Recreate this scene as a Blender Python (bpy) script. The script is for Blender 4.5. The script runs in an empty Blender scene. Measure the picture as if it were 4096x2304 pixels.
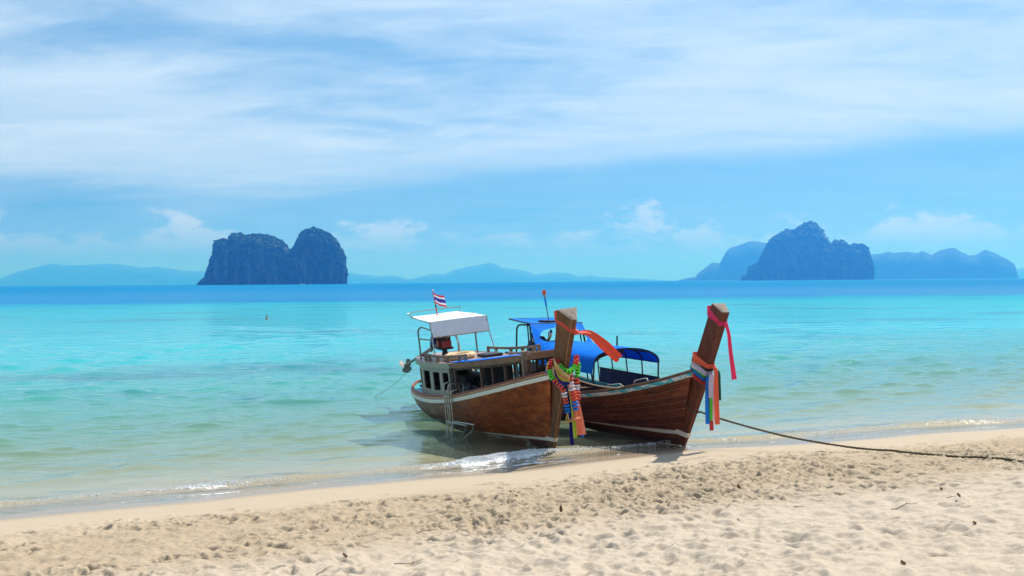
import bpy, bmesh, math, random
import numpy as np
from mathutils import Matrix, Vector, Euler

# ------------------------------------------------------------------ camera, sky, sun, exposure
sc = bpy.context.scene
COL = sc.collection
R = math.radians
FPX, CAM_H = 1100.0, 3.6                       # focal length in pixels of a 1024 wide frame, eye height over the sea
cam_d = bpy.data.cameras.new('camera'); cam = bpy.data.objects.new('camera', cam_d); COL.objects.link(cam)
cam_d.sensor_width = 36.0; cam_d.lens = 36.0 * FPX / 1024.0
cam_d.clip_start = 0.1; cam_d.clip_end = 60000.0
CAM_M = Matrix.Translation((0, 0, CAM_H)) @ Matrix.Rotation(math.pi/2 - math.atan(6.3/FPX), 4, 'X') @ Matrix.Rotation(R(-0.42), 4, 'Z')
cam.matrix_world = CAM_M
sc.camera = cam

SUN_EL, SUN_AZ = R(54), R(42)                  # azimuth measured to the right of the view (+Y)
sun_dir = Vector((math.cos(SUN_EL)*math.sin(SUN_AZ), math.cos(SUN_EL)*math.cos(SUN_AZ), math.sin(SUN_EL)))
sd = bpy.data.lights.new('sun', 'SUN'); sun = bpy.data.objects.new('sun', sd); COL.objects.link(sun)
sd.energy = 5.0; sd.angle = R(0.55); sd.color = (1.0, 0.955, 0.88)
sun.rotation_euler = sun_dir.to_track_quat('Z', 'Y').to_euler(); sun.location = (0, 0, 900)

sc.view_settings.view_transform = 'Standard'; sc.view_settings.look = 'None'
sc.view_settings.exposure = 0.4; sc.view_settings.gamma = 1.0
sc.render.engine = 'CYCLES'
cy = sc.cycles
cy.use_denoising = True; cy.denoiser = 'OPENIMAGEDENOISE'; cy.denoising_input_passes = 'RGB_ALBEDO_NORMAL'
cy.max_bounces = 6; cy.diffuse_bounces = 3; cy.glossy_bounces = 3; cy.transmission_bounces = 4
cy.transparent_max_bounces = 16; cy.volume_bounces = 0
cy.caustics_reflective = False; cy.caustics_refractive = False
cy.sample_clamp_indirect = 6.0; cy.sample_clamp_direct = 3.0
cy.use_adaptive_sampling = True; cy.adaptive_threshold = 0.02

# node helpers ------------------------------------------------------
class NT:
    def __init__(self, tree):
        self.t = tree; self.n = tree.nodes; self.l = tree.links
    def new(self, typ, **kw):
        nd = self.n.new(typ)
        ins = kw.pop('i', {})
        for k, v in kw.items(): setattr(nd, k, v)
        for k, v in ins.items(): self.set(nd, k, v)
        return nd
    def set(self, nd, k, v):
        s = nd.inputs[k]
        if hasattr(v, 'is_output'): self.l.new(v, s)
        elif hasattr(v, 'outputs'): self.l.new(v.outputs[0], s)
        else: s.default_value = v
    def math(self, op, a, b=0.0, c=None, clamp=False):
        nd = self.new('ShaderNodeMath', operation=op, use_clamp=clamp); self.set(nd, 0, a); self.set(nd, 1, b)
        if c is not None: self.set(nd, 2, c)
        return nd.outputs[0]
    def vmath(self, op, a, b=None):
        nd = self.new('ShaderNodeVectorMath', operation=op); self.set(nd, 0, a)
        if b is not None: self.set(nd, 1, b)
        return nd.outputs['Value'] if op in ('DOT_PRODUCT', 'LENGTH', 'DISTANCE') else nd.outputs[0]
    def ramp(self, fac, stops, interp='LINEAR'):
        nd = self.new('ShaderNodeValToRGB'); cr = nd.color_ramp; cr.interpolation = interp
        while len(cr.elements) < len(stops): cr.elements.new(0.5)
        for e, (p, c) in zip(cr.elements, stops):
            e.position = p; e.color = (c, c, c, 1) if isinstance(c, (int, float)) else (*c, 1)
        self.set(nd, 0, fac); return nd.outputs[0]
    def maprange(self, v, a, b, c=0.0, d=1.0, interp='LINEAR'):
        nd = self.new('ShaderNodeMapRange', interpolation_type=interp)
        for k, x in zip((0, 1, 2, 3, 4), (v, a, b, c, d)): self.set(nd, k, x)
        return nd.outputs[0]
    def mix(self, fac, a, b, blend='MIX'):
        nd = self.new('ShaderNodeMix', data_type='RGBA', blend_type=blend)
        def cv(x): return (*x, 1) if isinstance(x, tuple) and len(x) == 3 else x
        self.set(nd, 0, fac); self.set(nd, 6, cv(a)); self.set(nd, 7, cv(b)); return nd.outputs[2]
    def noise(self, vec, scale, detail=4, rough=0.55, dist=0.0, out=0):
        nd = self.new('ShaderNodeTexNoise'); self.set(nd, 'Vector', vec); self.set(nd, 'Scale', scale)
        self.set(nd, 'Detail', detail); self.set(nd, 'Roughness', rough); self.set(nd, 'Distortion', dist)
        return nd.outputs[out]
    def mapping(self, vec, scale=(1, 1, 1), rot=(0, 0, 0), loc=(0, 0, 0)):
        nd = self.new('ShaderNodeMapping'); self.set(nd, 0, vec); nd.inputs['Scale'].default_value = scale
        nd.inputs['Rotation'].default_value = rot; nd.inputs['Location'].default_value = loc
        return nd.outputs[0]
    def mixs(self, fac, a, b):
        nd = self.new('ShaderNodeMixShader'); self.set(nd, 0, fac); self.set(nd, 1, a); self.set(nd, 2, b); return nd

# world: physical sky, thin high cloud and a row of small cumulus over the horizon
world = bpy.data.worlds.new('World'); sc.world = world; world.use_nodes = True
w = NT(world.node_tree); w.n.clear()
sky = w.new('ShaderNodeTexSky', sky_type='NISHITA', sun_disc=False, sun_elevation=SUN_EL, sun_rotation=SUN_AZ,
            altitude=0.0, air_density=1.0, dust_density=0.3, ozone_density=3.0)
tc = w.new('ShaderNodeTexCoord').outputs['Generated']
dirn = w.vmath('NORMALIZE', tc)
sep = w.new('ShaderNodeSeparateXYZ', i={0: dirn}); dx, dy, dz = sep.outputs
w.set(sky, 'Vector', w.vmath('NORMALIZE', w.vmath('ADD', w.vmath('MULTIPLY', dirn, (1, 1, 0.75)), (0, 0, 0.25))))   # clear, unhazed part of the sky: the haze box adds the haze
dzp = w.math('ADD', w.math('MAXIMUM', dz, 0.0), 0.10)
pv = w.new('ShaderNodeCombineXYZ', i={0: w.math('DIVIDE', dx, dzp), 1: w.math('DIVIDE', dy, dzp), 2: 0.0}).outputs[0]
hs = w.new('ShaderNodeHueSaturation', i={'Hue': 0.485, 'Saturation': 1.30, 'Value': 1.0, 'Color': w.mix(1.0, sky.outputs[0], (0.1, 0.1, 0.1), 'MULTIPLY')}).outputs[0]
skyc = w.mix(1.0, hs, (0.80, 1.00, 1.02), 'MULTIPLY')
# high veil of thin cloud, broken by a few blue holes
n1 = w.noise(w.mapping(pv, (0.55, 0.85, 1), (0, 0, R(18)), (1.1, 2.7, 0)), 1.0, 8, 0.60, 0.9)
n2 = w.noise(w.mapping(pv, (0.22, 0.30, 1), (0, 0, R(-20)), (5.4, 3.3, 0)), 1.0, 4, 0.5, 0.4)
n3 = w.noise(w.mapping(pv, (1.6, 3.2, 1), (0, 0, R(26)), (2.0, 9.0, 0)), 1.0, 7, 0.62, 0.8)
veil = w.math('ADD', w.math('ADD', w.math('MULTIPLY', n1, 0.5), w.math('MULTIPLY', n2, 0.35)), w.math('MULTIPLY', n3, 0.15))
edge = w.math('ADD', w.math('SUBTRACT', dz, w.math('MULTIPLY', dx, 0.045)), w.math('MULTIPLY', w.math('SUBTRACT', n2, 0.5), 0.16))
cover = w.maprange(edge, 0.090, 0.140, 0.0, 1.0, 'SMOOTHSTEP')
veil_a = w.maprange(veil, 0.31, 0.53, 0.25, 1.0, 'SMOOTHSTEP')
veil_a = w.math('MULTIPLY', veil_a, w.math('ADD', w.math('MULTIPLY', cover, 0.60), 0.20))
veil_a = w.math('MULTIPLY', veil_a, w.maprange(n3, 0.32, 0.64, 0.80, 1.10))
c1 = w.mix(veil_a, skyc, (0.53, 0.665, 0.80))
# small cumulus in a row over the horizon
az = w.math('ARCTAN2', dx, dy)
cvv = w.new('ShaderNodeCombineXYZ', i={0: w.math('MULTIPLY', az, 19.0), 1: w.math('MULTIPLY', dz, 38.0), 2: 4.7}).outputs[0]
cn = w.noise(cvv, 1.0, 10, 0.66, 0.1)
cl = w.noise(w.new('ShaderNodeCombineXYZ', i={0: w.math('MULTIPLY', az, 9.0), 1: 2.2, 2: 0.0}).outputs[0], 1.0, 2, 0.5)
topz = w.math('ADD', 0.030, w.math('MULTIPLY', w.math('SUBTRACT', cl, 0.36), 0.15))
hgt = w.math('DIVIDE', w.math('SUBTRACT', topz, dz), 0.030)
base = w.maprange(dz, 0.018, 0.060, 0.0, 1.0, 'SMOOTHSTEP')
cum = w.math('MULTIPLY', w.maprange(w.math('ADD', cn, w.math('MULTIPLY', w.math('MINIMUM', hgt, 0.9), 0.22)), 0.50, 0.66, 0, 1, 'SMOOTHSTEP'), base)
cum = w.math('MULTIPLY', cum, w.maprange(hgt, -0.9, 0.0, 0, 1, 'SMOOTHSTEP'))
c2 = w.mix(w.math('MULTIPLY', cum, 0.55), c1, (0.62, 0.69, 0.79))
bg = w.new('ShaderNodeBackground', i={0: c2, 1: 1.0})
w.l.new(bg.outputs[0], w.new('ShaderNodeOutputWorld').inputs[0])

# ------------------------------------------------------------------ general helpers
def at(px, py, Y):                              # the place seen at a pixel, Y metres out
    d = CAM_M.to_3x3() @ Vector(((px-512)/FPX, -(py-288)/FPX, -1.0)); t = Y/d.y
    return Vector((0, 0, CAM_H)) + d*t
def on_level(px, py, z=0.0):
    d = CAM_M.to_3x3() @ Vector(((px-512)/FPX, -(py-288)/FPX, -1.0)); t = (z-CAM_H)/d.z
    return Vector((0, 0, CAM_H)) + d*t
OFF = {}
def tag(o, label=None, cat=None, group=None, kind=None):
    for k, v in (('label', label), ('category', cat), ('group', group), ('kind', kind)):
        if v: o[k] = v
    return o
def thing(name, label, cat, base=(0, 0, 0), frame=None, group=None):
    o = bpy.data.objects.new(name, None); COL.objects.link(o); o.empty_display_size = 0.2
    o.matrix_world = (frame if frame else Matrix.Identity(4)) @ Matrix.Translation(base)
    OFF[o.name] = np.array(base, float)
    return tag(o, label, cat, group)
def link(name, me, mat, parent=None):
    if mat is not None:
        for m in (mat if isinstance(mat, (list, tuple)) else [mat]): me.materials.append(m)
    o = bpy.data.objects.new(name, me); COL.objects.link(o)
    if parent is not None:
        o.parent = parent
        OFF[o.name] = OFF.get(parent.name, np.zeros(3))
    return o
def mesh(name, v, f, mat, parent=None, smooth=False, mi=None):
    v = np.array(v, float)
    if parent is not None: v = v - OFF.get(parent.name, np.zeros(3))
    me = bpy.data.meshes.new(name); me.from_pydata(v.tolist(), [], f)
    if smooth: me.polygons.foreach_set('use_smooth', [True]*len(me.polygons)); me.set_sharp_from_angle(angle=R(42))
    if mi is not None: me.polygons.foreach_set('material_index', mi)
    me.update(); return link(name, me, mat, parent)
def grid_mesh(name, P, mat, parent=None, smooth=True, wrap=False):
    P = np.asarray(P, float); n, m = P.shape[:2]
    V = P.reshape(-1, 3)
    if parent is not None: V = V - OFF.get(parent.name, np.zeros(3))
    I = np.arange(n*m).reshape(n, m)
    if wrap: I = np.concatenate([I, I[:, :1]], 1)
    F = np.stack([I[:-1, :-1], I[:-1, 1:], I[1:, 1:], I[1:, :-1]], -1).reshape(-1, 4)
    me = bpy.data.meshes.new(name); me.vertices.add(len(V)); me.vertices.foreach_set('co', V.ravel())
    me.loops.add(F.size); me.loops.foreach_set('vertex_index', F.ravel().astype(np.int32))
    me.polygons.add(len(F)); me.polygons.foreach_set('loop_start', np.arange(0, F.size, 4, dtype=np.int32))
    me.polygons.foreach_set('use_smooth', np.full(len(F), smooth))
    me.update(calc_edges=True); me.validate()
    return link(name, me, mat, parent)
class MB:
    """collects shapes into one mesh"""
    def __init__(s): s.v = []; s.f = []; s.m = []
    def add(s, v, f, mi=0):
        k = len(s.v); s.v += [tuple(map(float, p)) for p in v]; s.f += [tuple(i+k for i in q) for q in f]; s.m += [mi]*len(f)
        return s
    def box(s, c, d, rot=None, mi=0, ch=0.0):
        c = np.array(c, float); h = np.array(d, float)/2; ch = min(ch, 0.45*min(d))
        pts = []; fs = []
        if ch <= 0:
            for x in (-1, 1):
                for y in (-1, 1):
                    for z in (-1, 1): pts.append((x*h[0], y*h[1], z*h[2]))
            fs = [(0,1,3,2),(4,6,7,5),(0,4,5,1),(2,3,7,6),(0,2,6,4),(1,5,7,3)]
        else:
            bm = bmesh.new(); bmesh.ops.create_cube(bm, size=1.0)
            for q in bm.verts: q.co = Vector((q.co.x*d[0], q.co.y*d[1], q.co.z*d[2]))
            bmesh.ops.bevel(bm, geom=bm.edges[:], offset=ch, segments=2, affect='EDGES', profile=0.6)
            bm.verts.ensure_lookup_table(); bm.verts.index_update()
            pts = [tuple(q.co) for q in bm.verts]; fs = [tuple(q.index for q in g.verts) for g in bm.faces]; bm.free()
        pts = np.array(pts)
        if rot is not None: pts = pts @ np.array(Euler(rot).to_matrix()).T
        return s.add(pts + c, fs, mi)
    def tube(s, path, r, seg=8, closed=False, mi=0, flat=1.0):
        P = np.array(path, float); n = len(P); rr = np.full(n, r) if np.isscalar(r) else np.array(r, float)
        T = np.gradient(P, axis=0) if not closed else np.roll(P, -1, 0) - np.roll(P, 1, 0)
        T /= np.linalg.norm(T, axis=1)[:, None] + 1e-12
        u = np.cross(T[0], (0, 0, 1.0));
        if np.linalg.norm(u) < 0.05: u = np.cross(T[0], (1.0, 0, 0))
        vs = []
        for i in range(n):
            u = u - T[i]*np.dot(u, T[i]); u /= np.linalg.norm(u) + 1e-12; q = np.cross(T[i], u)
            for k in range(seg):
                a = 2*math.pi*k/seg; vs.append(P[i] + rr[i]*(math.cos(a)*u + flat*math.sin(a)*q))
        fs = []
        for i in range(n if closed else n-1):
            j = (i+1) % n
            for k in range(seg):
                k2 = (k+1) % seg; fs.append((i*seg+k, i*seg+k2, j*seg+k2, j*seg+k))
        if not closed:
            fs.append(tuple(reversed(range(seg)))); fs.append(tuple((n-1)*seg+k for k in range(seg)))
        return s.add(vs, fs, mi)
    def lathe(s, prof, c, axis=(0, 0, 1), seg=16, mi=0):
        ax = Vector(axis).normalized(); q = ax.to_track_quat('Z', 'Y').to_matrix(); c = Vector(c)
        vs = []; fs = []; n = len(prof)
        for (r, z) in prof:
            for k in range(seg):
                a = 2*math.pi*k/seg; vs.append(tuple(c + q @ Vector((r*math.cos(a), r*math.sin(a), z))))
        for i in range(n-1):
            for k in range(seg):
                k2 = (k+1) % seg; fs.append((i*seg+k, i*seg+k2, (i+1)*seg+k2, (i+1)*seg+k))
        fs.append(tuple(reversed(range(seg)))); fs.append(tuple((n-1)*seg+k for k in range(seg)))
        return s.add(vs, fs, mi)
    def grid(s, P, mi=0):
        P = np.asarray(P, float); n, m = P.shape[:2]
        return s.add(P.reshape(-1, 3), [(i*m+j, i*m+j+1, (i+1)*m+j+1, (i+1)*m+j) for i in range(n-1) for j in range(m-1)], mi)
    def slab(s, P, t, mi=0):
        """a curved sheet of thickness t"""
        P = np.asarray(P, float); n, m = P.shape[:2]
        du = np.gradient(P, axis=0); dv = np.gradient(P, axis=1); N = np.cross(du, dv); N /= np.linalg.norm(N, axis=2)[..., None] + 1e-9
        A = P + N*t/2; B = P - N*t/2; k = n*m
        idx = lambda i, j: i*m+j
        fs = [(idx(i,j), idx(i,j+1), idx(i+1,j+1), idx(i+1,j)) for i in range(n-1) for j in range(m-1)]
        fs += [tuple(k+q for q in reversed(g)) for g in fs]
        for i in range(n-1):
            fs.append((idx(i,0), idx(i+1,0), k+idx(i+1,0), k+idx(i,0))); fs.append((idx(i+1,m-1), idx(i,m-1), k+idx(i,m-1), k+idx(i+1,m-1)))
        for j in range(m-1):
            fs.append((idx(0,j+1), idx(0,j), k+idx(0,j), k+idx(0,j+1))); fs.append((idx(n-1,j), idx(n-1,j+1), k+idx(n-1,j+1), k+idx(n-1,j)))
        return s.add(np.concatenate([A.reshape(-1,3), B.reshape(-1,3)]), fs, mi)
    ICO = {}
    def blob(s, c, r, rng, jag=0.25, mi=0, sub=1):
        if sub not in MB.ICO:
            bm = bmesh.new(); bmesh.ops.create_icosphere(bm, subdivisions=sub, radius=1.0); bm.verts.index_update()
            MB.ICO[sub] = (np.array([tuple(q.co) for q in bm.verts]), [tuple(q.index for q in g.verts) for g in bm.faces]); bm.free()
        V, fs = MB.ICO[sub]
        r = np.array((r, r, r) if np.isscalar(r) else r, float)
        k = np.array([1+rng.uniform(-jag, jag) for _ in range(len(V))])[:, None]
        return s.add(V*r*k + np.array(c), fs, mi)
    def build(s, name, mat, parent=None, smooth=False):
        return mesh(name, s.v, s.f, mat, parent, smooth, s.m if isinstance(mat, (list, tuple)) else None)
def catmull(pts, n=8):
    P = [np.array(p, float) for p in pts]; P = [2*P[0]-P[1]] + P + [2*P[-1]-P[-2]]; out = []
    for i in range(1, len(P)-2):
        for k in range(n):
            t = k/n; a, b, c, d = P[i-1:i+3]
            out.append(0.5*((2*b)+(-a+c)*t+(2*a-5*b+4*c-d)*t*t+(-a+3*b-3*c+d)*t**3))
    out.append(P[-2]); return np.array(out)
def hash2(ix, iy, seed):
    h = (ix.astype(np.int64)*374761393 + iy.astype(np.int64)*668265263 + seed*1442695041) & 0xFFFFFFFF
    h = ((h ^ (h >> 13))*1274126177) & 0xFFFFFFFF
    return ((h ^ (h >> 16)) & 0xFFFFFF)/float(0xFFFFFF)
def vnoise(x, y, seed=0):
    ix = np.floor(x); iy = np.floor(y); fx = x-ix; fy = y-iy
    fx = fx*fx*fx*(fx*(fx*6-15)+10); fy = fy*fy*fy*(fy*(fy*6-15)+10)
    a = hash2(ix, iy, seed); b = hash2(ix+1, iy, seed); c = hash2(ix, iy+1, seed); d = hash2(ix+1, iy+1, seed)
    return (a*(1-fx)+b*fx)*(1-fy)+(c*(1-fx)+d*fx)*fy - 0.5
def fbm(x, y, seed=0, octv=4, gain=0.5):
    s = 0; a = 1.0; f = 1.0
    for o in range(octv):
        s = s + a*vnoise(x*f + 17.3*o, y*f - 9.1*o, seed+o*13); a *= gain; f *= 2.03
    return s
def sstep(x, a, b):
    t = np.clip((x-a)/(b-a), 0, 1); return t*t*(3-2*t)

# ------------------------------------------------------------------ materials
MATS = {}
def pmat(name, col, rough=0.6, metal=0.0, var=0.25, scale=8.0, bump=0.0, bscale=40.0, stretch=(1, 1, 1), rnd=0.0, spec=0.5,
         col2=None, c2=(0.5, 0.62), c2scale=6.0, sheen=0.0, coat=0.0, transl=0.0):
    m = bpy.data.materials.new(name); m.use_nodes = True; t = NT(m.node_tree); t.n.clear()
    co = t.new('ShaderNodeTexCoord').outputs['Object']
    cs = t.mapping(co, stretch)
    n = t.noise(cs, scale, 6, 0.6, 0.2)
    val = t.maprange(n, 0.25, 0.75, 1-var, 1+var)
    c = t.mix(1.0, (*col, 1), t.new('ShaderNodeCombineColor', i={0: val, 1: val, 2: val}).outputs[0], 'MULTIPLY')
    if col2 is not None:
        n2 = t.noise(t.mapping(co, stretch, loc=(3, 5, 7)), c2scale, 7, 0.65, 0.4)
        c = t.mix(t.maprange(n2, c2[0], c2[1], 0, 1, 'SMOOTHSTEP'), c, (*col2, 1))
    if rnd > 0:
        rv = t.maprange(t.new('ShaderNodeObjectInfo').outputs['Random'], 0, 1, 1-rnd, 1+rnd)
        c = t.mix(1.0, c, t.new('ShaderNodeCombineColor', i={0: rv, 1: rv, 2: rv}).outputs[0], 'MULTIPLY')
    b = t.new('ShaderNodeBsdfPrincipled', i={'Base Color': c, 'Metallic': metal, 'Specular IOR Level': spec, 'Coat Weight': coat, 'Sheen Weight': sheen})
    t.set(b, 'Roughness', t.maprange(n, 0.3, 0.7, max(0.03, rough-0.1), min(1, rough+0.1)))
    if bump > 0:
        bn = t.noise(t.mapping(co, stretch), bscale, 5, 0.65)
        t.set(b, 'Normal', t.new('ShaderNodeBump', i={'Strength': 0.8, 'Distance': bump, 'Height': bn}).outputs[0])
    sh = b
    if transl > 0:
        tl = t.new('ShaderNodeBsdfTranslucent', i={0: c}); sh = t.mixs(transl, b, tl)
    t.l.new(sh.outputs[0], t.new('ShaderNodeOutputMaterial').inputs[0])
    MATS[name] = m; return m
def wood(name, dark, mid, light, rough=0.45, stretch=(1, 9, 9), scale=2.2, rnd=0.18, bump=0.002, coat=0.0, tilt=0.0, worn=None, fade=None):
    m = bpy.data.materials.new(name); m.use_nodes = True; t = NT(m.node_tree); t.n.clear()
    co = t.new('ShaderNodeTexCoord').outputs['Object']
    rv = t.new('ShaderNodeObjectInfo').outputs['Random']
    sh = t.vmath('ADD', co, t.new('ShaderNodeCombineXYZ', i={0: t.math('MULTIPLY', rv, 37.0), 1: 0.0, 2: t.math('MULTIPLY', rv, 11.0)}).outputs[0])
    v = t.mapping(sh, stretch, (0, tilt, 0))
    n = t.noise(v, scale, 8, 0.66, 0.9)
    fine = t.noise(v, scale*7, 4, 0.6, 0.3)
    n = t.math('ADD', t.math('MULTIPLY', n, 0.75), t.math('MULTIPLY', fine, 0.25))
    c = t.ramp(n, [(0.30, dark), (0.49, mid), (0.68, light)])
    big = t.noise(co, 0.9, 4, 0.6, 0.3)
    bv = t.maprange(big, 0.3, 0.7, 0.70, 1.25)
    k = t.math('MULTIPLY', bv, t.maprange(rv, 0, 1, 1-rnd, 1+rnd))
    c = t.mix(1.0, c, t.new('ShaderNodeCombineColor', i={0: k, 1: k, 2: k}).outputs[0], 'MULTIPLY')
    if fade is not None:
        fx = t.maprange(t.math('ADD', t.new('ShaderNodeSeparateXYZ', i={0: co}).outputs[0], t.math('MULTIPLY', t.math('SUBTRACT', big, 0.5), 3.0)), -2.4, -4.4, 0, 0.72, 'SMOOTHSTEP')
        c = t.mix(fx, c, t.ramp(n, [(0.3, tuple(q*0.5 for q in fade)), (0.7, tuple(q*1.4 for q in fade))]))
    if worn is not None:
        wn = t.noise(t.mapping(co, (0.7, 3, 3)), 5.0, 8, 0.7, 0.5)
        c = t.mix(t.maprange(wn, 0.60, 0.72, 0, 0.8, 'SMOOTHSTEP'), c, (*worn, 1))
    b = t.new('ShaderNodeBsdfPrincipled', i={'Base Color': c, 'Coat Weight': coat, 'Coat Roughness': 0.25, 'Specular IOR Level': 0.3})
    t.set(b, 'Roughness', t.maprange(n, 0.3, 0.7, rough+0.12, rough-0.08))
    t.set(b, 'Normal', t.new('ShaderNodeBump', i={'Strength': 0.7, 'Distance': bump, 'Height': n}).outputs[0])
    t.l.new(b.outputs[0], t.new('ShaderNodeOutputMaterial').inputs[0]); MATS[name] = m; return m

wood('hull_teak', (0.040, 0.008, 0.002), (0.265, 0.055, 0.0085), (0.50, 0.135, 0.022), 0.42, (0.9, 3.2, 3.2), 1.6, 0.04, 0.0015, 0.05, R(14), None, (0.15, 0.085, 0.055))
wood('hull_red', (0.020, 0.005, 0.002), (0.125, 0.023, 0.007), (0.25, 0.056, 0.017), 0.42, (1.0, 6, 6), 1.9, 0.30, 0.002, 0.05, R(8), (0.30, 0.19, 0.13))
wood('hull_foot', (0.030, 0.011, 0.008), (0.060, 0.020, 0.013), (0.10, 0.034, 0.022), 0.5, (1, 5, 5), 2.0, 0.1, 0.002)
wood('stem_brown', (0.055, 0.022, 0.009), (0.125, 0.052, 0.021), (0.19, 0.088, 0.040), 0.5, (6, 6, 1.0), 2.4, 0.0, 0.0015)
wood('stem_red', (0.036, 0.010, 0.005), (0.105, 0.027, 0.012), (0.18, 0.052, 0.025), 0.48, (6, 6, 1.0), 2.2, 0.0, 0.003, 0.0, 0.0, (0.27, 0.17, 0.11))
wood('dark_wood', (0.030, 0.014, 0.009), (0.070, 0.034, 0.021), (0.12, 0.065, 0.042), 0.55, (1.2, 9, 9), 2.4, 0.2, 0.002)
wood('fascia_wood', (0.085, 0.042, 0.022), (0.17, 0.090, 0.048), (0.27, 0.155, 0.088), 0.55, (1, 8, 8), 2.4, 0.15, 0.002)
wood('grey_wood', (0.12, 0.085, 0.06), (0.21, 0.155, 0.11), (0.32, 0.25, 0.19), 0.75, (7, 7, 1), 2.6, 0.1, 0.003)
wood('deck_wood', (0.20, 0.115, 0.09), (0.33, 0.21, 0.175), (0.42, 0.29, 0.25), 0.33, (1, 7, 7), 1.7, 0.05, 0.0008, 0.2)
wood('tan_wood', (0.26, 0.115, 0.05), (0.42, 0.20, 0.09), (0.52, 0.28, 0.14), 0.45, (0.7, 8, 8), 2.0, 0.05, 0.001)
wood('endgrain', (0.075, 0.055, 0.042), (0.16, 0.125, 0.10), (0.28, 0.235, 0.20), 0.75, (9, 9, 9), 2.6, 0.0, 0.012)
pmat('white_rail', (0.66, 0.62, 0.54), 0.45, var=0.12, col2=(0.20, 0.15, 0.11), c2=(0.66, 0.72), c2scale=9, stretch=(1, 4, 4))
pmat('worn_rail', (0.60, 0.56, 0.49), 0.5, var=0.15, col2=(0.02, 0.36, 0.42), c2=(0.49, 0.55), c2scale=4.0, stretch=(0.8, 3, 3), bump=0.002)
pmat('white_stripe', (0.66, 0.60, 0.50), 0.5, var=0.12, col2=(0.30, 0.19, 0.12), c2=(0.62, 0.74), c2scale=5)
pmat('teal_paint', (0.015, 0.42, 0.50), 0.4, var=0.15, col2=(0.45, 0.48, 0.45), c2=(0.68, 0.74), c2scale=7)
pmat('red_cap', (0.26, 0.050, 0.022), 0.5, var=0.2, stretch=(1, 6, 6))
pmat('cabin_paint', (0.30, 0.265, 0.21), 0.55, var=0.14, scale=5, col2=(0.22, 0.17, 0.12), c2=(0.62, 0.76), c2scale=6, bump=0.001)
pmat('brown_trim', (0.075, 0.030, 0.018), 0.5, var=0.25)
pmat('steel', (0.36, 0.33, 0.29), 0.32, 0.9, var=0.15, scale=14, col2=(0.20, 0.12, 0.08), c2=(0.68, 0.76), c2scale=14)
pmat('chrome', (0.68, 0.65, 0.60), 0.22, 1.0, var=0.1)
pmat('dark_steel', (0.022, 0.020, 0.020), 0.5, 0.3, var=0.3, scale=14)
pmat('grey_steel', (0.23, 0.21, 0.18), 0.5, 0.5, var=0.25, scale=12)
pmat('white_cloth', (0.78, 0.78, 0.82), 0.8, var=0.05, bump=0.006, bscale=5, transl=0.28)
pmat('blue_tarp', (0.001, 0.20, 0.80), 0.8, var=0.14, scale=4, spec=0.12, bump=0.010, bscale=6, transl=0.30)
pmat('navy_tarp', (0.010, 0.035, 0.16), 0.6, var=0.2, scale=4, bump=0.006, bscale=6, transl=0.10)
pmat('engine_red', (0.30, 0.028, 0.016), 0.4, var=0.2)
pmat('engine_blue', (0.01, 0.07, 0.40), 0.4, var=0.2)
pmat('engine_dark', (0.026, 0.024, 0.024), 0.45, 0.4, var=0.4, scale=16)
pmat('engine_grey', (0.20, 0.19, 0.18), 0.4, 0.7, var=0.3, scale=12)
pmat('prop_grey', (0.16, 0.15, 0.125), 0.65, 0.0, var=0.2)
pmat('caulk', (0.22, 0.13, 0.08), 0.8, var=0.3)
pmat('rubber', (0.015, 0.015, 0.016), 0.7, var=0.3)
pmat('black_vinyl', (0.010, 0.010, 0.012), 0.45, var=0.3, bump=0.01, bscale=4)
pmat('buoy_tan', (0.62, 0.40, 0.20), 0.6, var=0.15, scale=6, col2=(0.42, 0.26, 0.13), c2=(0.6, 0.75))
pmat('jerry', (0.05, 0.065, 0.055), 0.5, var=0.2)
pmat('rope_light', (0.38, 0.29, 0.19), 0.9, var=0.3, scale=40)
pmat('rope_dark', (0.085, 0.062, 0.030), 0.95, var=0.4, scale=30, bump=0.006, bscale=60)
CL = dict(coral=(0.80, 0.115, 0.055), red=(0.62, 0.050, 0.035), orange=(0.85, 0.15, 0.06), pink=(0.86, 0.045, 0.16), lime=(0.58, 0.70, 0.06),
          green=(0.13, 0.66, 0.05), dkgreen=(0.012, 0.085, 0.035), yellow=(0.82, 0.66, 0.12), beige=(0.80, 0.58, 0.32), navy=(0.022, 0.012, 0.22),
          blue=(0.010, 0.22, 0.70), white=(0.78, 0.74, 0.78), lilac=(0.66, 0.56, 0.68), salmon=(0.82, 0.27, 0.16), gold=(0.62, 0.42, 0.11), flagred=(0.62, 0.03, 0.03), flagblue=(0.04, 0.03, 0.30))
for k, c in CL.items(): pmat('cloth_'+k, c, 0.75, var=0.08, scale=7, bump=0.002, bscale=30, transl=0.30)
pmat('dry_leaf', (0.25, 0.120, 0.065), 0.7, var=0.35, scale=18, rnd=0.3, transl=0.1)
pmat('twig', (0.11, 0.075, 0.052), 0.85, var=0.35, scale=30, rnd=0.3)
pmat('skin', (0.45, 0.24, 0.14), 0.5, var=0.1)
pmat('hair', (0.16, 0.09, 0.03), 0.6, var=0.2)
pmat('boat_white', (0.75, 0.75, 0.74), 0.4, var=0.1)
M = MATS

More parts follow.
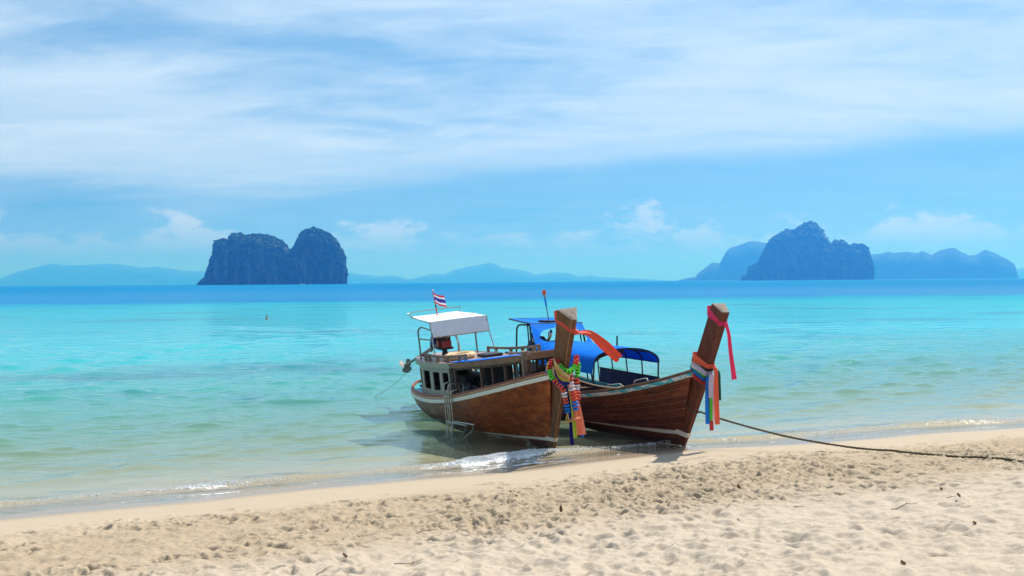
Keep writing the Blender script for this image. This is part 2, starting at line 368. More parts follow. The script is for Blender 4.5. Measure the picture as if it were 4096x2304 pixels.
# ------------------------------------------------------------------ shore: beach sheet and sea sheet
P0 = np.array((0.0, 21.25)); NS = np.array((-0.443, 0.896)); NS /= np.linalg.norm(NS); TS = np.array((NS[1], -NS[0]))
SHO = ([-60, -12, -8.5, -4, -1, 2, 4.4, 7, 9.5, 14, 20, 70], [0.3, 0.0, -0.05, 0.12, -0.02, 0.30, 0.52, 0.05, -0.02, -0.60, -0.7, -0.5])
def shore(x, y):
    """distance off the water's edge (seaward +) and distance along it"""
    s = (x-P0[0])*TS[0] + (y-P0[1])*TS[1]; d = (x-P0[0])*NS[0] + (y-P0[1])*NS[1]
    o = np.interp(s, *SHO)
    k = 0.20*np.sin(s*0.9+0.7) + 0.10*np.sin(s*2.1+2.0)
    return d - o + 0.25*k, s
def beach_profile(wd):
    return np.interp(wd, [-60, -22, -12, -6, -2.5, 0, 3, 8, 20, 60, 200], [5.2, 1.95, 0.98, 0.46, 0.19, 0.0, -0.20, -0.55, -1.3, -2.6, -5.0])

rng = np.random.default_rng(7)
HX0, HX1, HY0, HY1, HR = -13.0, 19.0, 5.0, 30.0, 0.02
gx = np.arange(HX0, HX1, HR); gy = np.arange(HY0, HY1, HR); GX, GY = np.meshgrid(gx, gy)
WD, SS = shore(GX, GY)
wv = fbm(GX*0.35, GY*0.35, 5, 3)
trample = sstep(-WD + wv*1.6, 1.9, 3.3)                      # above the smooth wet strip people have walked
dry = sstep(-WD + wv*2.0, 6.0, 8.2)                          # soft dry sand higher up
mid = trample*(1-dry)
hm = trample*0.030*fbm(GX*1.1, GY*1.1, 11, 3)
hm += mid*(0.050*fbm(GX*4.2, GY*4.2, 21, 4, 0.60) + 0.036*np.maximum(fbm(GX*9, GY*9, 31, 3, 0.6), 0.0))
hm += dry*(0.070*fbm(GX*2.4, GY*2.4, 41, 2) + 0.045*fbm(GX*6.5, GY*6.5, 51, 3, 0.5))
hm += 0.0012*fbm(GX*18, GY*18, 61, 2)*(1-trample)
def stamp(cx, cy, L, Wd, dep, rim, ang, soft):
    rr = L*1.9; i0 = int((cx-rr-HX0)/HR); i1 = int((cx+rr-HX0)/HR)+1; j0 = int((cy-rr-HY0)/HR); j1 = int((cy+rr-HY0)/HR)+1
    i0 = max(i0, 0); j0 = max(j0, 0); i1 = min(i1, len(gx)); j1 = min(j1, len(gy))
    if i1 <= i0 or j1 <= j0: return
    X = GX[j0:j1, i0:i1]-cx; Y = GY[j0:j1, i0:i1]-cy; ca, sa = math.cos(ang), math.sin(ang)
    a = (X*ca+Y*sa)/L; b = (-X*sa+Y*ca)/Wd; r2 = a*a+b*b; r = np.sqrt(r2)
    hm[j0:j1, i0:i1] += -dep*np.exp(-(r2)**soft) + rim*np.exp(-((r-1.35)/0.33)**2)
n_st = 0
while n_st < 12500:
    cx = rng.uniform(HX0+1, HX1-1); cy = rng.uniform(HY0+1, HY1-1); wd, ss = shore(np.array(cx), np.array(cy))
    if wd > -2.1 or (wd > -2.9 and rng.random() < 0.75): continue
    if wd < -15.5: continue
    if fbm(np.array(cx*0.5), np.array(cy*0.5), 77, 2) + rng.uniform(-0.25, 0.35) < -0.05: continue
    isdry = (-wd) > 7.0 + rng.uniform(-1.2, 1.2); k = rng.uniform(0.7, 1.3)
    if isdry:
        if rng.random() < 0.45: n_st += 1; continue
        stamp(cx, cy, 0.115*k, 0.075*k, rng.uniform(0.014, 0.042), rng.uniform(0.006, 0.015), rng.uniform(0, 6.3), 1.0)
    else: stamp(cx, cy, 0.105*k, 0.048*k, rng.uniform(0.026, 0.068), rng.uniform(0.010, 0.026), rng.uniform(0, 6.3), 1.5)
    n_st += 1
def sand_height(x, y):
    x = np.asarray(x, float); y = np.asarray(y, float)
    wd, ss = shore(x, y); z = beach_profile(wd)
    fx = (x-HX0)/HR; fy = (y-HY0)/HR; ok = (fx > 1) & (fx < len(gx)-3) & (fy > 1) & (fy < len(gy)-3)
    ix = np.clip(fx.astype(int), 0, len(gx)-2); iy = np.clip(fy.astype(int), 0, len(gy)-2); tx = fx-ix; ty = fy-iy
    b = (hm[iy, ix]*(1-tx)+hm[iy, ix+1]*tx)*(1-ty) + (hm[iy+1, ix]*(1-tx)+hm[iy+1, ix+1]*tx)*ty
    return z + np.where(ok, b, 0.0)

# beach material
mb = bpy.data.materials.new('beach_sand'); mb.use_nodes = True; t = NT(mb.node_tree); t.n.clear()
pos = t.new('ShaderNodeNewGeometry').outputs['Position']
wdn = t.math('SUBTRACT', t.vmath('DOT_PRODUCT', pos, (NS[0], NS[1], 0.0)), float(P0@NS))
big = t.noise(pos, 0.45, 4, 0.6, 0.2); medn = t.noise(pos, 3.0, 5, 0.6); grain = t.noise(pos, 160.0, 3, 0.7); spk = t.noise(pos, 38.0, 2, 0.5)
wq = t.math('ADD', wdn, t.math('MULTIPLY', t.math('SUBTRACT', big, 0.5), 3.0))
drycol = t.mix(medn, (0.378, 0.304, 0.230), (0.452, 0.375, 0.294))
damp = t.mix(medn, (0.300, 0.226, 0.148), (0.375, 0.294, 0.204))
smoothc = t.mix(medn, (0.355, 0.282, 0.200), (0.395, 0.315, 0.228))
c = t.mix(t.maprange(wq, -8.5, -5.5, 0, 1, 'SMOOTHSTEP'), drycol, damp)
c = t.mix(t.maprange(wq, -3.6, -2.2, 0, 1, 'SMOOTHSTEP'), c, smoothc)
zz = t.new('ShaderNodeSeparateXYZ', i={0: pos}).outputs[2]
wet = t.math('MULTIPLY', t.maprange(zz, 0.085, 0.035, 0, 1, 'SMOOTHSTEP'), t.maprange(zz, -0.16, -0.01, 0.15, 1, 'SMOOTHSTEP'))
c = t.mix(t.math('MULTIPLY', wet, 0.75), c, (0.26, 0.195, 0.130))
c = t.mix(t.maprange(spk, 0.66, 0.72, 0, 0.5), c, (0.16, 0.115, 0.08))
c = t.mix(t.maprange(spk, 0.34, 0.29, 0, 0.45), c, (0.58, 0.53, 0.47))
gv = t.maprange(grain, 0.3, 0.7, 0.88, 1.12)
c = t.mix(1.0, c, t.new('ShaderNodeCombineColor', i={0: gv, 1: gv, 2: gv}).outputs[0], 'MULTIPLY')
b = t.new('ShaderNodeBsdfPrincipled', i={'Base Color': c, 'Specular IOR Level': 0.3})
t.set(b, 'Roughness', t.maprange(wet, 0, 1, 0.92, 0.22))
bh = t.math('ADD', t.math('ADD', t.math('MULTIPLY', t.noise(pos, 26.0, 4, 0.6), 0.8), t.math('MULTIPLY', grain, 0.35)), t.math('MULTIPLY', t.noise(pos, 9.0, 4, 0.6), 1.2))
bs = t.maprange(wq, -3.4, -2.2, 0.9, 0.08)
t.set(b, 'Normal', t.new('ShaderNodeBump', i={'Strength': bs, 'Distance': 0.012, 'Height': bh}).outputs[0])
t.l.new(b.outputs[0], t.new('ShaderNodeOutputMaterial').inputs[0])

def fan(angs, rads):
    A, Rr = np.meshgrid(angs, rads); return Rr*np.tan(A) if False else Rr*np.sin(A), Rr*np.cos(A)
ang_in = np.linspace(R(-31), R(31), 860)
angs = np.concatenate([np.linspace(R(-80), R(-31.2), 36), ang_in, np.linspace(R(31.2), R(80), 36)])
def rads_for(zd, r0, r1, dpx):
    out = [r0]
    while out[-1] < r1: out.append(out[-1] + dpx*out[-1]**2/(zd*FPX))
    return np.array(out[:-1])
rr = np.concatenate([np.linspace(1.5, 6.9, 12), np.arange(7.2, 22.6, 0.026), rads_for(3.5, 22.7, 31, 0.6), np.linspace(32, 60, 26), np.linspace(65, 160, 12)])
X, Y = fan(angs, rr)
beach = grid_mesh('beach', np.stack([X, Y, sand_height(X, Y)], -1), mb); tag(beach, 'pale sand beach with footprints sloping to the water', None, None, 'structure')

# sea ------------------------------------------------------------
rngw = np.random.default_rng(3)
WAVES = []
for k in range(46):
    lam = 0.45*(1.046**k)*rngw.uniform(0.9, 1.1)
    th = math.atan2(NS[1], NS[0]) + rngw.normal(0, 0.38) + 0.10
    WAVES.append((2*math.pi/lam*math.cos(th), 2*math.pi/lam*math.sin(th), rngw.uniform(0, 6.28), 0.0034*lam**0.85, lam))
def ridge(s):                                    # height of the little breaker along the shore
    a = 0.055 + 0.05*np.sin(s*0.42+0.9) + 0.03*np.sin(s*1.13+0.4)
    a = a + 0.035*np.exp(-((s-0.2)/1.4)**2) + 0.05*np.exp(-((s-9.5)/3.5)**2) + 0.04*np.exp(-((s+5.2)/1.6)**2)
    return np.clip(a, 0.015, 0.10)*(1-0.75*np.exp(-((s-3.6)/1.4)**2))
def ridge_w(s): return 0.80 + 0.14*np.sin(s*0.7+1.0) + 0.08*np.sin(s*1.7)
def sea_height(x, y):
    wd, s = shore(x, y); z = np.zeros_like(x)
    env = fbm(x*0.16, y*0.22, 201, 3)*1.0 + 0.95
    rad = np.hypot(x, y)
    for kx, ky, ph, am, lam in WAVES:
        step = 0.45*rad**2/(3.6*FPX)
        z += am*np.sin(kx*x+ky*y+ph + 1.3*np.sin(0.21*kx*y-0.23*ky*x))*sstep(lam/np.maximum(step, 1e-3), 1.8, 3.6)
    z = z*(1+18*np.clip(z, -0.02, 0.05))
    z *= np.clip(env, 0.35, 1.45)*sstep(wd, 0.5, 6.0)*0.95 + 0.10
    rh = ridge(s); q = (wd-ridge_w(s) - 0.05*np.sin(s*5+3*np.sin(s*1.3)))
    rg = np.where(q < 0, np.exp(-(q/0.13)**2), np.exp(-(q/0.42)**2))
    z += rh*rg*sstep(wd, 0.2, 0.7)
    z += 0.012*np.sin(s*1.9+1.0)*sstep(-wd, -1.0, 0.0) + 0.004
    return z
mw = bpy.data.materials.new('sea_water'); mw.use_nodes = True; t = NT(mw.node_tree); t.n.clear()
pos = t.new('ShaderNodeNewGeometry').outputs['Position']
wdn = t.math('SUBTRACT', t.vmath('DOT_PRODUCT', pos, (NS[0], NS[1], 0.0)), float(P0@NS))
yv = t.new('ShaderNodeSeparateXYZ', i={0: pos}).outputs[1]
warp = t.math('MULTIPLY', t.math('SUBTRACT', t.noise(t.mapping(pos, (0.02, 0.05, 1)), 1.0, 4, 0.55), 0.5), 1.0)
wq = t.math('MULTIPLY', wdn, t.math('ADD', 1.0, t.math('MULTIPLY', warp, 0.7)))
lg = t.math('DIVIDE', t.math('LOGARITHM', t.math('MAXIMUM', wq, 0.5), 10.0), 2.5)       # 1 m -> 0, 316 m -> 1
body = t.ramp(lg, [(0.0, (0.30, 0.33, 0.24)), (0.30, (0.235, 0.385, 0.275)), (0.46, (0.095, 0.375, 0.315)), (0.62, (0.018, 0.35, 0.385)), (0.80, (0.008, 0.285, 0.345)), (0.90, (0.004, 0.275, 0.36))])
# weed and coral patches over the flat
pn = t.noise(t.mapping(pos, (0.035, 0.085, 1), (0, 0, R(20))), 1.0, 5, 0.6, 0.4)
pm = t.math('MULTIPLY', t.maprange(pn, 0.53, 0.66, 0, 0.65, 'SMOOTHSTEP'), t.maprange(lg, 0.40, 0.55, 0, 1))
body = t.mix(pm, body, (0.016, 0.150, 0.20))
deepd = t.math('ADD', yv, t.math('MULTIPLY', t.math('SUBTRACT', t.noise(t.mapping(pos, (0.010, 0.03, 1)), 1.0, 4, 0.6), 0.5), 110.0))
deepd = t.math('ADD', deepd, t.math('MULTIPLY', t.math('SUBTRACT', t.noise(t.mapping(pos, (0.06, 0.25, 1)), 1.0, 4, 0.65), 0.5), 80.0))
deepd = t.math('SUBTRACT', deepd, t.math('MULTIPLY', t.new('ShaderNodeSeparateXYZ', i={0: pos}).outputs[0], 0.18))
deep = t.maprange(deepd, 176, 246, 0, 1, 'SMOOTHSTEP')
body = t.mix(deep, body, (0.001, 0.150, 0.33))
opac = t.maprange(lg, 0.0, 0.66, 0.03, 1.0)
opac = t.math('POWER', opac, 1.75)
tint = t.ramp(lg, [(0.0, (0.97, 0.985, 0.95)), (0.25, (0.84, 0.96, 0.86)), (0.5, (0.6, 0.93, 0.84)), (0.8, (0.3, 0.85, 0.85))])
d_ = t.vmath('LENGTH', pos)
far = t.maprange(d_, 60, 1500, 1, 0)
mp = t.mapping(pos, (0.55, 1.0, 1), (0, 0, R(-26)))
b1 = t.noise(mp, 0.9, 5, 0.55, 0.5); b2 = t.noise(mp, 6.0, 4, 0.6, 0.3); b3 = t.noise(mp, 0.16, 3, 0.5, 0.3); b4 = t.noise(mp, 0.34, 3, 0.55, 0.4)
hh = t.math('ADD', t.math('ADD', t.math('MULTIPLY', b1, 0.10), t.math('MULTIPLY', b2, 0.014)), t.math('ADD', t.math('MULTIPLY', b3, 0.30), t.math('MULTIPLY', b4, 0.24)))
nshal = t.math('ADD', t.maprange(wdn, 1.6, 14.0, 0.18, 0.9), t.maprange(wdn, 1.8, 0.9, 0.0, 1.1))
bump = t.new('ShaderNodeBump', i={'Strength': nshal, 'Distance': 1.0, 'Height': hh}).outputs[0]
fres = t.new('ShaderNodeFresnel', i={'IOR': 1.33, 'Normal': bump}).outputs[0]
fres = t.math('MINIMUM', t.math('MULTIPLY', fres, 0.9), t.math('MULTIPLY', t.maprange(d_, 40, 220, 0.62, 0.17), t.maprange(d_, 230, 700, 1.0, 0.40)))
dif = t.new('ShaderNodeBsdfDiffuse', i={0: body, 'Normal': bump})
tra = t.new('ShaderNodeBsdfTransparent', i={0: tint})
glo = t.new('ShaderNodeBsdfGlossy', i={0: (1, 1, 1, 1), 'Roughness': t.maprange(d_, 30, 320, 0.05, 0.19), 'Normal': bump})
inner = t.mixs(opac, tra, dif)
surf = t.mixs(fres, inner, glo)
# lacy foam on the swash
fo = t.new('ShaderNodeAttribute', attribute_name='foam').outputs['Fac']
fn = t.noise(t.mapping(pos, (1.0, 1.6, 1), (0, 0, R(-26))), 7.0, 6, 0.68, 1.2)
ffac = t.maprange(t.math('ADD', fn, t.math('MULTIPLY', fo, 0.42)), 0.74, 0.86, 0, 0.9, 'SMOOTHSTEP')
fd = t.new('ShaderNodeBsdfDiffuse', i={0: (0.82, 0.82, 0.82, 1)})
surf = t.mixs(ffac, surf, fd)
t.l.new(surf.outputs[0], t.new('ShaderNodeOutputMaterial').inputs[0])

ang_in = np.linspace(R(-32), R(32), 760)
angs = np.concatenate([np.linspace(R(-82), R(-32.3), 40), ang_in, np.linspace(R(32.3), R(82), 40)])
rr = np.concatenate([np.linspace(13.0, 15.8, 4), rads_for(3.6, 16, 90, 0.42), rads_for(3.6, 91, 400, 0.6), np.geomspace(430, 26000, 40)])
X, Y = fan(angs, rr); Z = sea_height(X, Y)
sea = grid_mesh('sea', np.stack([X, Y, Z], -1), mw); tag(sea, 'turquoise sea with a deep blue band towards the horizon', None, None, 'structure')
wd, s = shore(X, Y); q = wd-ridge_w(s)
patch = np.clip(1.6*np.exp(-((s-0.0)/1.4)**2) + 0.75*np.exp(-((s+5.6)/1.3)**2) + 0.5*np.exp(-((s+9.4)/1.6)**2) + 0.45*np.exp(-((s-5.2)/2.4)**2) + 0.55*np.exp(-((s-12.5)/2.0)**2) + 0.08, 0, 1.4)
foam = 0.85*np.exp(-((q+0.06)/0.13)**2)*patch + (0.34+0.14*np.sin(s*3.1)+0.2*patch)*np.exp(-((wd-0.06)/0.08)**2) + 0.40*patch*sstep(wd, 0.0, 0.2)*sstep(-q, 0.0, 0.3)
at_ = sea.data.attributes.new('foam', 'FLOAT', 'POINT'); at_.data.foreach_set('value', np.clip(foam, 0, 1.2).ravel().astype(np.float32))

# broken water on the crest of the little breaker: many small lumps, some standing in for sun glints
pmat('foam_glint_white', (0.80, 0.82, 0.84), 0.55, var=0.06, transl=0.35)
rf = np.random.default_rng(12); rr_ = random.Random(4)
fb = MB()
for (s0, sig, n) in ((0.0, 0.9, 4600), (-5.6, 0.8, 1700), (-9.3, 1.6, 350), (2.6, 0.9, 500), (13.0, 1.5, 900), (9.0, 3.0, 1100)):  # last group: sparse foam plus extra white lumps imitating sun sparkle
    s = rf.normal(s0, sig, n); wd = ridge_w(s) + 0.05*np.sin(s*5+3*np.sin(s*1.3)) + rf.normal(-0.05, 0.055, n)
    off = wd + np.interp(s, *SHO) - 0.25*(0.20*np.sin(s*0.9+0.7) + 0.10*np.sin(s*2.1+2.0))
    px_ = P0[0] + TS[0]*s + NS[0]*off; py_ = P0[1] + TS[1]*s + NS[1]*off; zs_ = sea_height(px_, py_)
    for k in range(n):
        r = abs(rf.normal(0.0025, 0.0032))+0.002; fade = math.exp(-((s[k]-s0)/(1.6*sig))**2)
        fb.blob((px_[k], py_[k], zs_[k] + rf.uniform(-0.005, 0.03)*fade), (r*rf.uniform(0.8, 1.8), r, r*rf.uniform(0.7, 1.4)), rr_, 0.35)
foam_glint_o = fb.build('sea_foam_and_glints', M['foam_glint_white'], None, True); tag(foam_glint_o, 'white broken foam and white glint lumps along the small breaker at the water edge', None, None, 'stuff')

# ------------------------------------------------------------------ islands and far hills
def island_mat(name, rock, streak, green, veg_lo, veg_hi, cell):
    m = bpy.data.materials.new(name); m.use_nodes = True; t = NT(m.node_tree); t.n.clear()
    co = t.new('ShaderNodeTexCoord').outputs['Object']; g = t.new('ShaderNodeNewGeometry')
    nz = t.new('ShaderNodeSeparateXYZ', i={0: g.outputs['Normal']}).outputs[2]
    st = t.noise(t.mapping(co, (1/cell*0.9, 1/cell*0.9, 0.14/cell)), 1.0, 7, 0.65, 0.6)
    bl = t.noise(co, 0.5/cell, 5, 0.6, 0.3)
    c = t.mix(t.maprange(st, 0.47, 0.68, 0, 1, 'SMOOTHSTEP'), (*rock, 1), (*streak, 1))
    c = t.mix(t.maprange(t.noise(co, 0.3/cell, 4, 0.6), 0.60, 0.68, 0, 0.5), c, (0.20, 0.13, 0.09, 1))
    veg = t.math('ADD', t.math('MULTIPLY', nz, 0.8), t.math('SUBTRACT', bl, 0.5))
    c = t.mix(t.maprange(veg, veg_lo, veg_hi, 0, 1, 'SMOOTHSTEP'), c, t.mix(t.noise(co, 4/cell, 4, 0.7), (*[q*0.5 for q in green], 1), (*[q*1.5 for q in green], 1)))
    b = t.new('ShaderNodeBsdfPrincipled', i={'Base Color': c, 'Roughness': 0.9, 'Specular IOR Level': 0.2})
    t.set(b, 'Normal', t.new('ShaderNodeBump', i={'Strength': 0.5, 'Distance': cell*0.25, 'Height': t.math('ADD', st, t.noise(co, 2.0/cell, 5, 0.7))}).outputs[0])
    t.l.new(b.outputs[0], t.new('ShaderNodeOutputMaterial').inputs[0]); return m
pmat('far_foliage', (0.018, 0.052, 0.016), 0.9, var=0.5, scale=0.06, spec=0.1)
pmat('far_forest', (0.025, 0.060, 0.035), 0.95, var=0.4, scale=0.006, spec=0.1)

def ridge_body(name, sil, Y, depth, pz, py_, amp, nn, nphi, mat, flute=0.0, seed=1):
    pts = np.array([[at(px, py, Y).x, max(at(px, py, Y).z, 0.0)] for px, py in sil])
    xs = pts[:, 0]; L = np.concatenate([[0], np.cumsum(np.hypot(np.diff(xs), np.diff(pts[:, 1])))])
    tt = np.linspace(0, L[-1], nn); sx = np.interp(tt, L, xs); sz = np.interp(tt, L, pts[:, 1])
    xc = (xs[0]+xs[-1])/2; Rw = abs(xs[-1]-xs[0])/2*1.02
    D = depth*np.sqrt(np.clip(1-((sx-xc)/Rw)**2, 0.01, 1))**0.8
    ph = np.linspace(0, math.pi, nphi); S, PH = np.meshgrid(np.arange(nn), ph, indexing='ij')
    cz = np.abs(np.sin(PH))**pz; cyv = np.sign(np.cos(PH))*np.abs(np.cos(PH))**py_
    X = sx[:, None]*np.ones_like(PH); Zz = sz[:, None]*cz; Yy = Y + depth*0.2 - D[:, None]*cyv
    sc_ = depth
    n1 = fbm(X/sc_*5, Zz/sc_*5 + PH*2, seed, 5, 0.55); n2 = fbm(X/sc_*26 + 3*vnoise(X/sc_*7, Zz/sc_*7, seed+9), Zz/sc_*4 + PH*1.2, seed+50, 4, 0.55)
    face = np.abs(np.cos(PH))
    Yy += -amp*n1*np.sign(np.cos(PH))*1.6 - flute*n2*face
    X += amp*0.7*fbm(Yy/sc_*4, Zz/sc_*6, seed+80, 4)*np.clip(Zz/(sz.max()*0.3), 0, 1)*face
    Zz += amp*0.55*fbm(X/sc_*14, Yy/sc_*9, seed+30, 4, 0.6)*np.clip(Zz/(sz.max()*0.2), 0, 1)*np.clip(np.sin(PH)*1.5, 0, 1)
    low = np.exp(-Zz/(sz.max()*0.05)); Yy += np.sign(np.cos(PH))*low*amp*0.5*(1 if flute > 0 else 0)       # sea notch at the foot
    X += (Yy-Y)*xc/Y                                             # the body faces the beach
    Zz = np.where((PH < 1e-6) | (PH > math.pi-1e-6), -4.0, Zz)
    Pt = np.stack([X, Yy, Zz], -1)
    o = grid_mesh(name, Pt, mat, None, True); return o, Pt
def tree_cover(parent, Pt, n, size, zmin, seed):
    rg = random.Random(seed); mbk = MB(); nn, nphi = Pt.shape[:2]; k = 0; zmax = Pt[..., 2].max(); tries = 0
    while k < n and tries < n*40:
        tries += 1
        i = rg.randrange(2, nn-2); j = rg.randrange(int(nphi*0.06), int(nphi*0.62)); p = Pt[i, j]
        if p[2] < zmin: continue
        nrm = np.cross(Pt[i+1, j]-Pt[i-1, j], Pt[i, j+1]-Pt[i, j-1]); nrm /= np.linalg.norm(nrm)+1e-9
        up = abs(nrm[2])
        if rg.random() > 0.06 + up*1.2 + (0.25 if p[2] > 0.8*zmax else 0): continue
        if vnoise(np.array(p[0]/size*0.12), np.array(p[2]/size*0.12), seed) < -0.08 + 0.25*rg.random() - up*0.5: continue
        r = size*rg.uniform(0.5, 1.4)
        for q in range(3):
            mbk.blob((p[0]+rg.uniform(-r, r)*0.7, p[1]+rg.uniform(-r, r)*0.7, p[2]+rg.uniform(0.0, 0.6)*r), (r*rg.uniform(0.5, 0.8), r*rg.uniform(0.5, 0.8), r*rg.uniform(0.4, 0.75)), rg, 0.35)
        k += 1
    o = mbk.build('foliage', M['far_foliage'], parent); o['kind'] = 'stuff'; return o
SIL1 = [(196.0, 285.0), (199, 281), (203.7, 277.5), (204.9, 276.3), (207.2, 267.8), (209.2, 261.6), (212.7, 255.4), (213.6, 246), (214.6, 241.8), (219, 240.6), (224.7, 239.5), (228.4, 241), (228.9, 237.1), (232.5, 234.4), (240.2, 233.6), (244.9, 235.6), (255.7, 234.6), (269.7, 236), (279, 240.2), (282.9, 242.2), (286.8, 246.8), (289.9, 250.7), (293, 247), (296.1, 242.9), (299.2, 235.2), (306.2, 229.4), (313.2, 227.8), (321, 230.1), (330.3, 235.2), (338, 241.4), (342.7, 251.5), (345.4, 258.5), (347, 268.6), (347.2, 277.1), (346.2, 280.2), (344.6, 284.2)]
SIL2 = [(740.5, 280), (742.9, 275.7), (747.3, 276.1), (748.7, 267.4), (751.6, 266.7), (758.2, 262.3), (763.2, 252.9), (769, 241.3), (777.8, 234.8), (786.5, 230), (795.2, 230), (799.5, 226), (810.4, 221.7), (816.9, 224.6), (822.8, 231.1), (827.8, 239.8), (830.8, 243.5), (835.8, 240.3), (838.7, 242), (841.6, 239.3), (846, 243), (847.4, 246.1), (853.3, 244.2), (863.4, 244.5), (868.5, 248.1), (872.1, 257.3), (874, 271.8), (873.9, 276.9), (873.4, 278.7)]
m1 = island_mat('limestone', (0.008, 0.025, 0.027), (0.11, 0.155, 0.145), (0.030, 0.075, 0.020), 0.20, 0.46, 20.0)
isl, Pt = ridge_body('island', SIL1, 3400.0, 95.0, 0.40, 0.75, 8.0, 620, 150, m1, 7.0, 3)
tag(isl, 'steep twin humped limestone island with cliffs on the left horizon', None, None, 'structure'); tree_cover(isl, Pt, 1900, 3.4, 25.0, 5)
m2 = island_mat('limestone_far', (0.008, 0.025, 0.027), (0.06, 0.09, 0.085), (0.036, 0.075, 0.024), 0.02, 0.30, 34.0)
isl2, Pt = ridge_body('island', SIL2, 6600.0, 170.0, 0.55, 0.80, 14.0, 560, 130, m2, 10.0, 17)
tag(isl2, 'tall peaked limestone island with lower right shoulder on the right horizon', None, None, 'structure'); tree_cover(isl2, Pt, 1900, 5.5, 20.0, 9)
mh = M['far_forest']
for lab, sil, Y, dep, sd_ in (
    ('pale hazy hill rising behind the left side of the peaked island', [(678.6, 280), (687, 278.0), (696.5, 276.5), (697.5, 273.5), (705, 268), (712.4, 262.3), (719.7, 263.1), (724, 255), (728.4, 248.6), (737.1, 245.7), (750.2, 241), (757.4, 241.3), (767.6, 243), (780, 250), (800, 268), (815, 279)], 11500., 330., 5),
    ('pale hazy chain of rounded hills to the right of the peaked island', [(846, 279), (856, 262), (865, 256), (872, 254.4), (880, 253.6), (888, 251.2), (894, 253), (905.5, 251.5), (917.1, 253.2), (922.2, 250.7), (931.6, 255.1), (940.3, 250), (953.4, 247.1), (960, 251), (969.4, 255.5), (976.6, 254.7), (985.4, 249.3), (998.4, 254.4), (1009, 260), (1015.1, 264.5), (1017.5, 272), (1019, 278)], 11500., 330., 6),
    ('faintest low hill cut by the right edge', [(1000, 278), (1010, 270), (1024, 268), (1045, 262), (1075, 268), (1100, 277)], 24500., 500., 7),
    ('long faint mountain ridge at the far left horizon', [(-40, 284), (-20, 281), (0, 278), (20.2, 270.9), (50.5, 263.3), (65, 265), (83.3, 265), (108.5, 263.3), (125, 265), (141.3, 267.9), (156.4, 266.3), (181.7, 270.4), (204.4, 271.4), (250, 273), (300, 272), (347, 272.4), (365, 274.5), (378.5, 276.4), (388.6, 274.9), (400, 276.8), (414, 281)], 24500., 500., 8),
    ('faint central mountain ridge on the horizon behind the two boats', [(395, 281.5), (413.8, 278.2), (423, 276), (434, 273.4), (444, 274.2), (452, 271), (461.7, 267.9), (475, 265.5), (489.5, 262.6), (495, 264), (502.1, 267.6), (517.3, 269.6), (527, 271.5), (534.9, 274.7), (555.1, 272.1), (570, 273.6), (580.3, 276.7), (590.4, 275.2), (600, 277), (610.6, 277.2), (630, 278.2), (652, 279.2), (668, 280.4)], 24500., 500., 9)):
    o, _ = ridge_body('hills', sil, Y, dep, 0.8, 0.9, dep*0.03, 300, 40, mh, 0.0, sd_); tag(o, lab, None, None, 'structure')

# the air: one even box of haze round everything
hz = MB().box((0, 12800, 218), (64000, 28400, 450)).build('haze', None); tag(hz, 'blue sea haze in the air', None, None, 'stuff')
mhz = bpy.data.materials.new('haze_air'); mhz.use_nodes = True; t = NT(mhz.node_tree); t.n.clear()
pvn = t.new('ShaderNodeVolumePrincipled', i={'Color': (0.038, 0.270, 1.0, 1), 'Density': 1.6e-4, 'Anisotropy': 0.3, 'Absorption Color': (0.775, 0.775, 0.775, 1)})
t.l.new(pvn.outputs[0], t.new('ShaderNodeOutputMaterial').inputs['Volume']); hz.data.materials.append(mhz)

# ------------------------------------------------------------------ long tail boats
class Boat:
    def __init__(s, foot, theta, heel, trim=0.0):
        s.M = Matrix.Translation(foot) @ Matrix.Rotation(R(theta-90), 4, 'Z') @ Matrix.Rotation(R(trim), 4, 'Y') @ Matrix.Rotation(R(heel), 4, 'X')
        s.I = s.M.inverted()
    def un(s, px, py, axis, val):               # boat coordinates of a pixel on a boat plane
        o = s.I @ Vector((0, 0, CAM_H)); d = s.I.to_3x3() @ (CAM_M.to_3x3() @ Vector(((px-512)/FPX, -(py-288)/FPX, -1.0)))
        return np.array(o + d*((val-o[axis])/d[axis]))
    def w(s, p): return np.array(s.M @ Vector(p))
    def l(s, p): return np.array(s.I @ Vector(p))

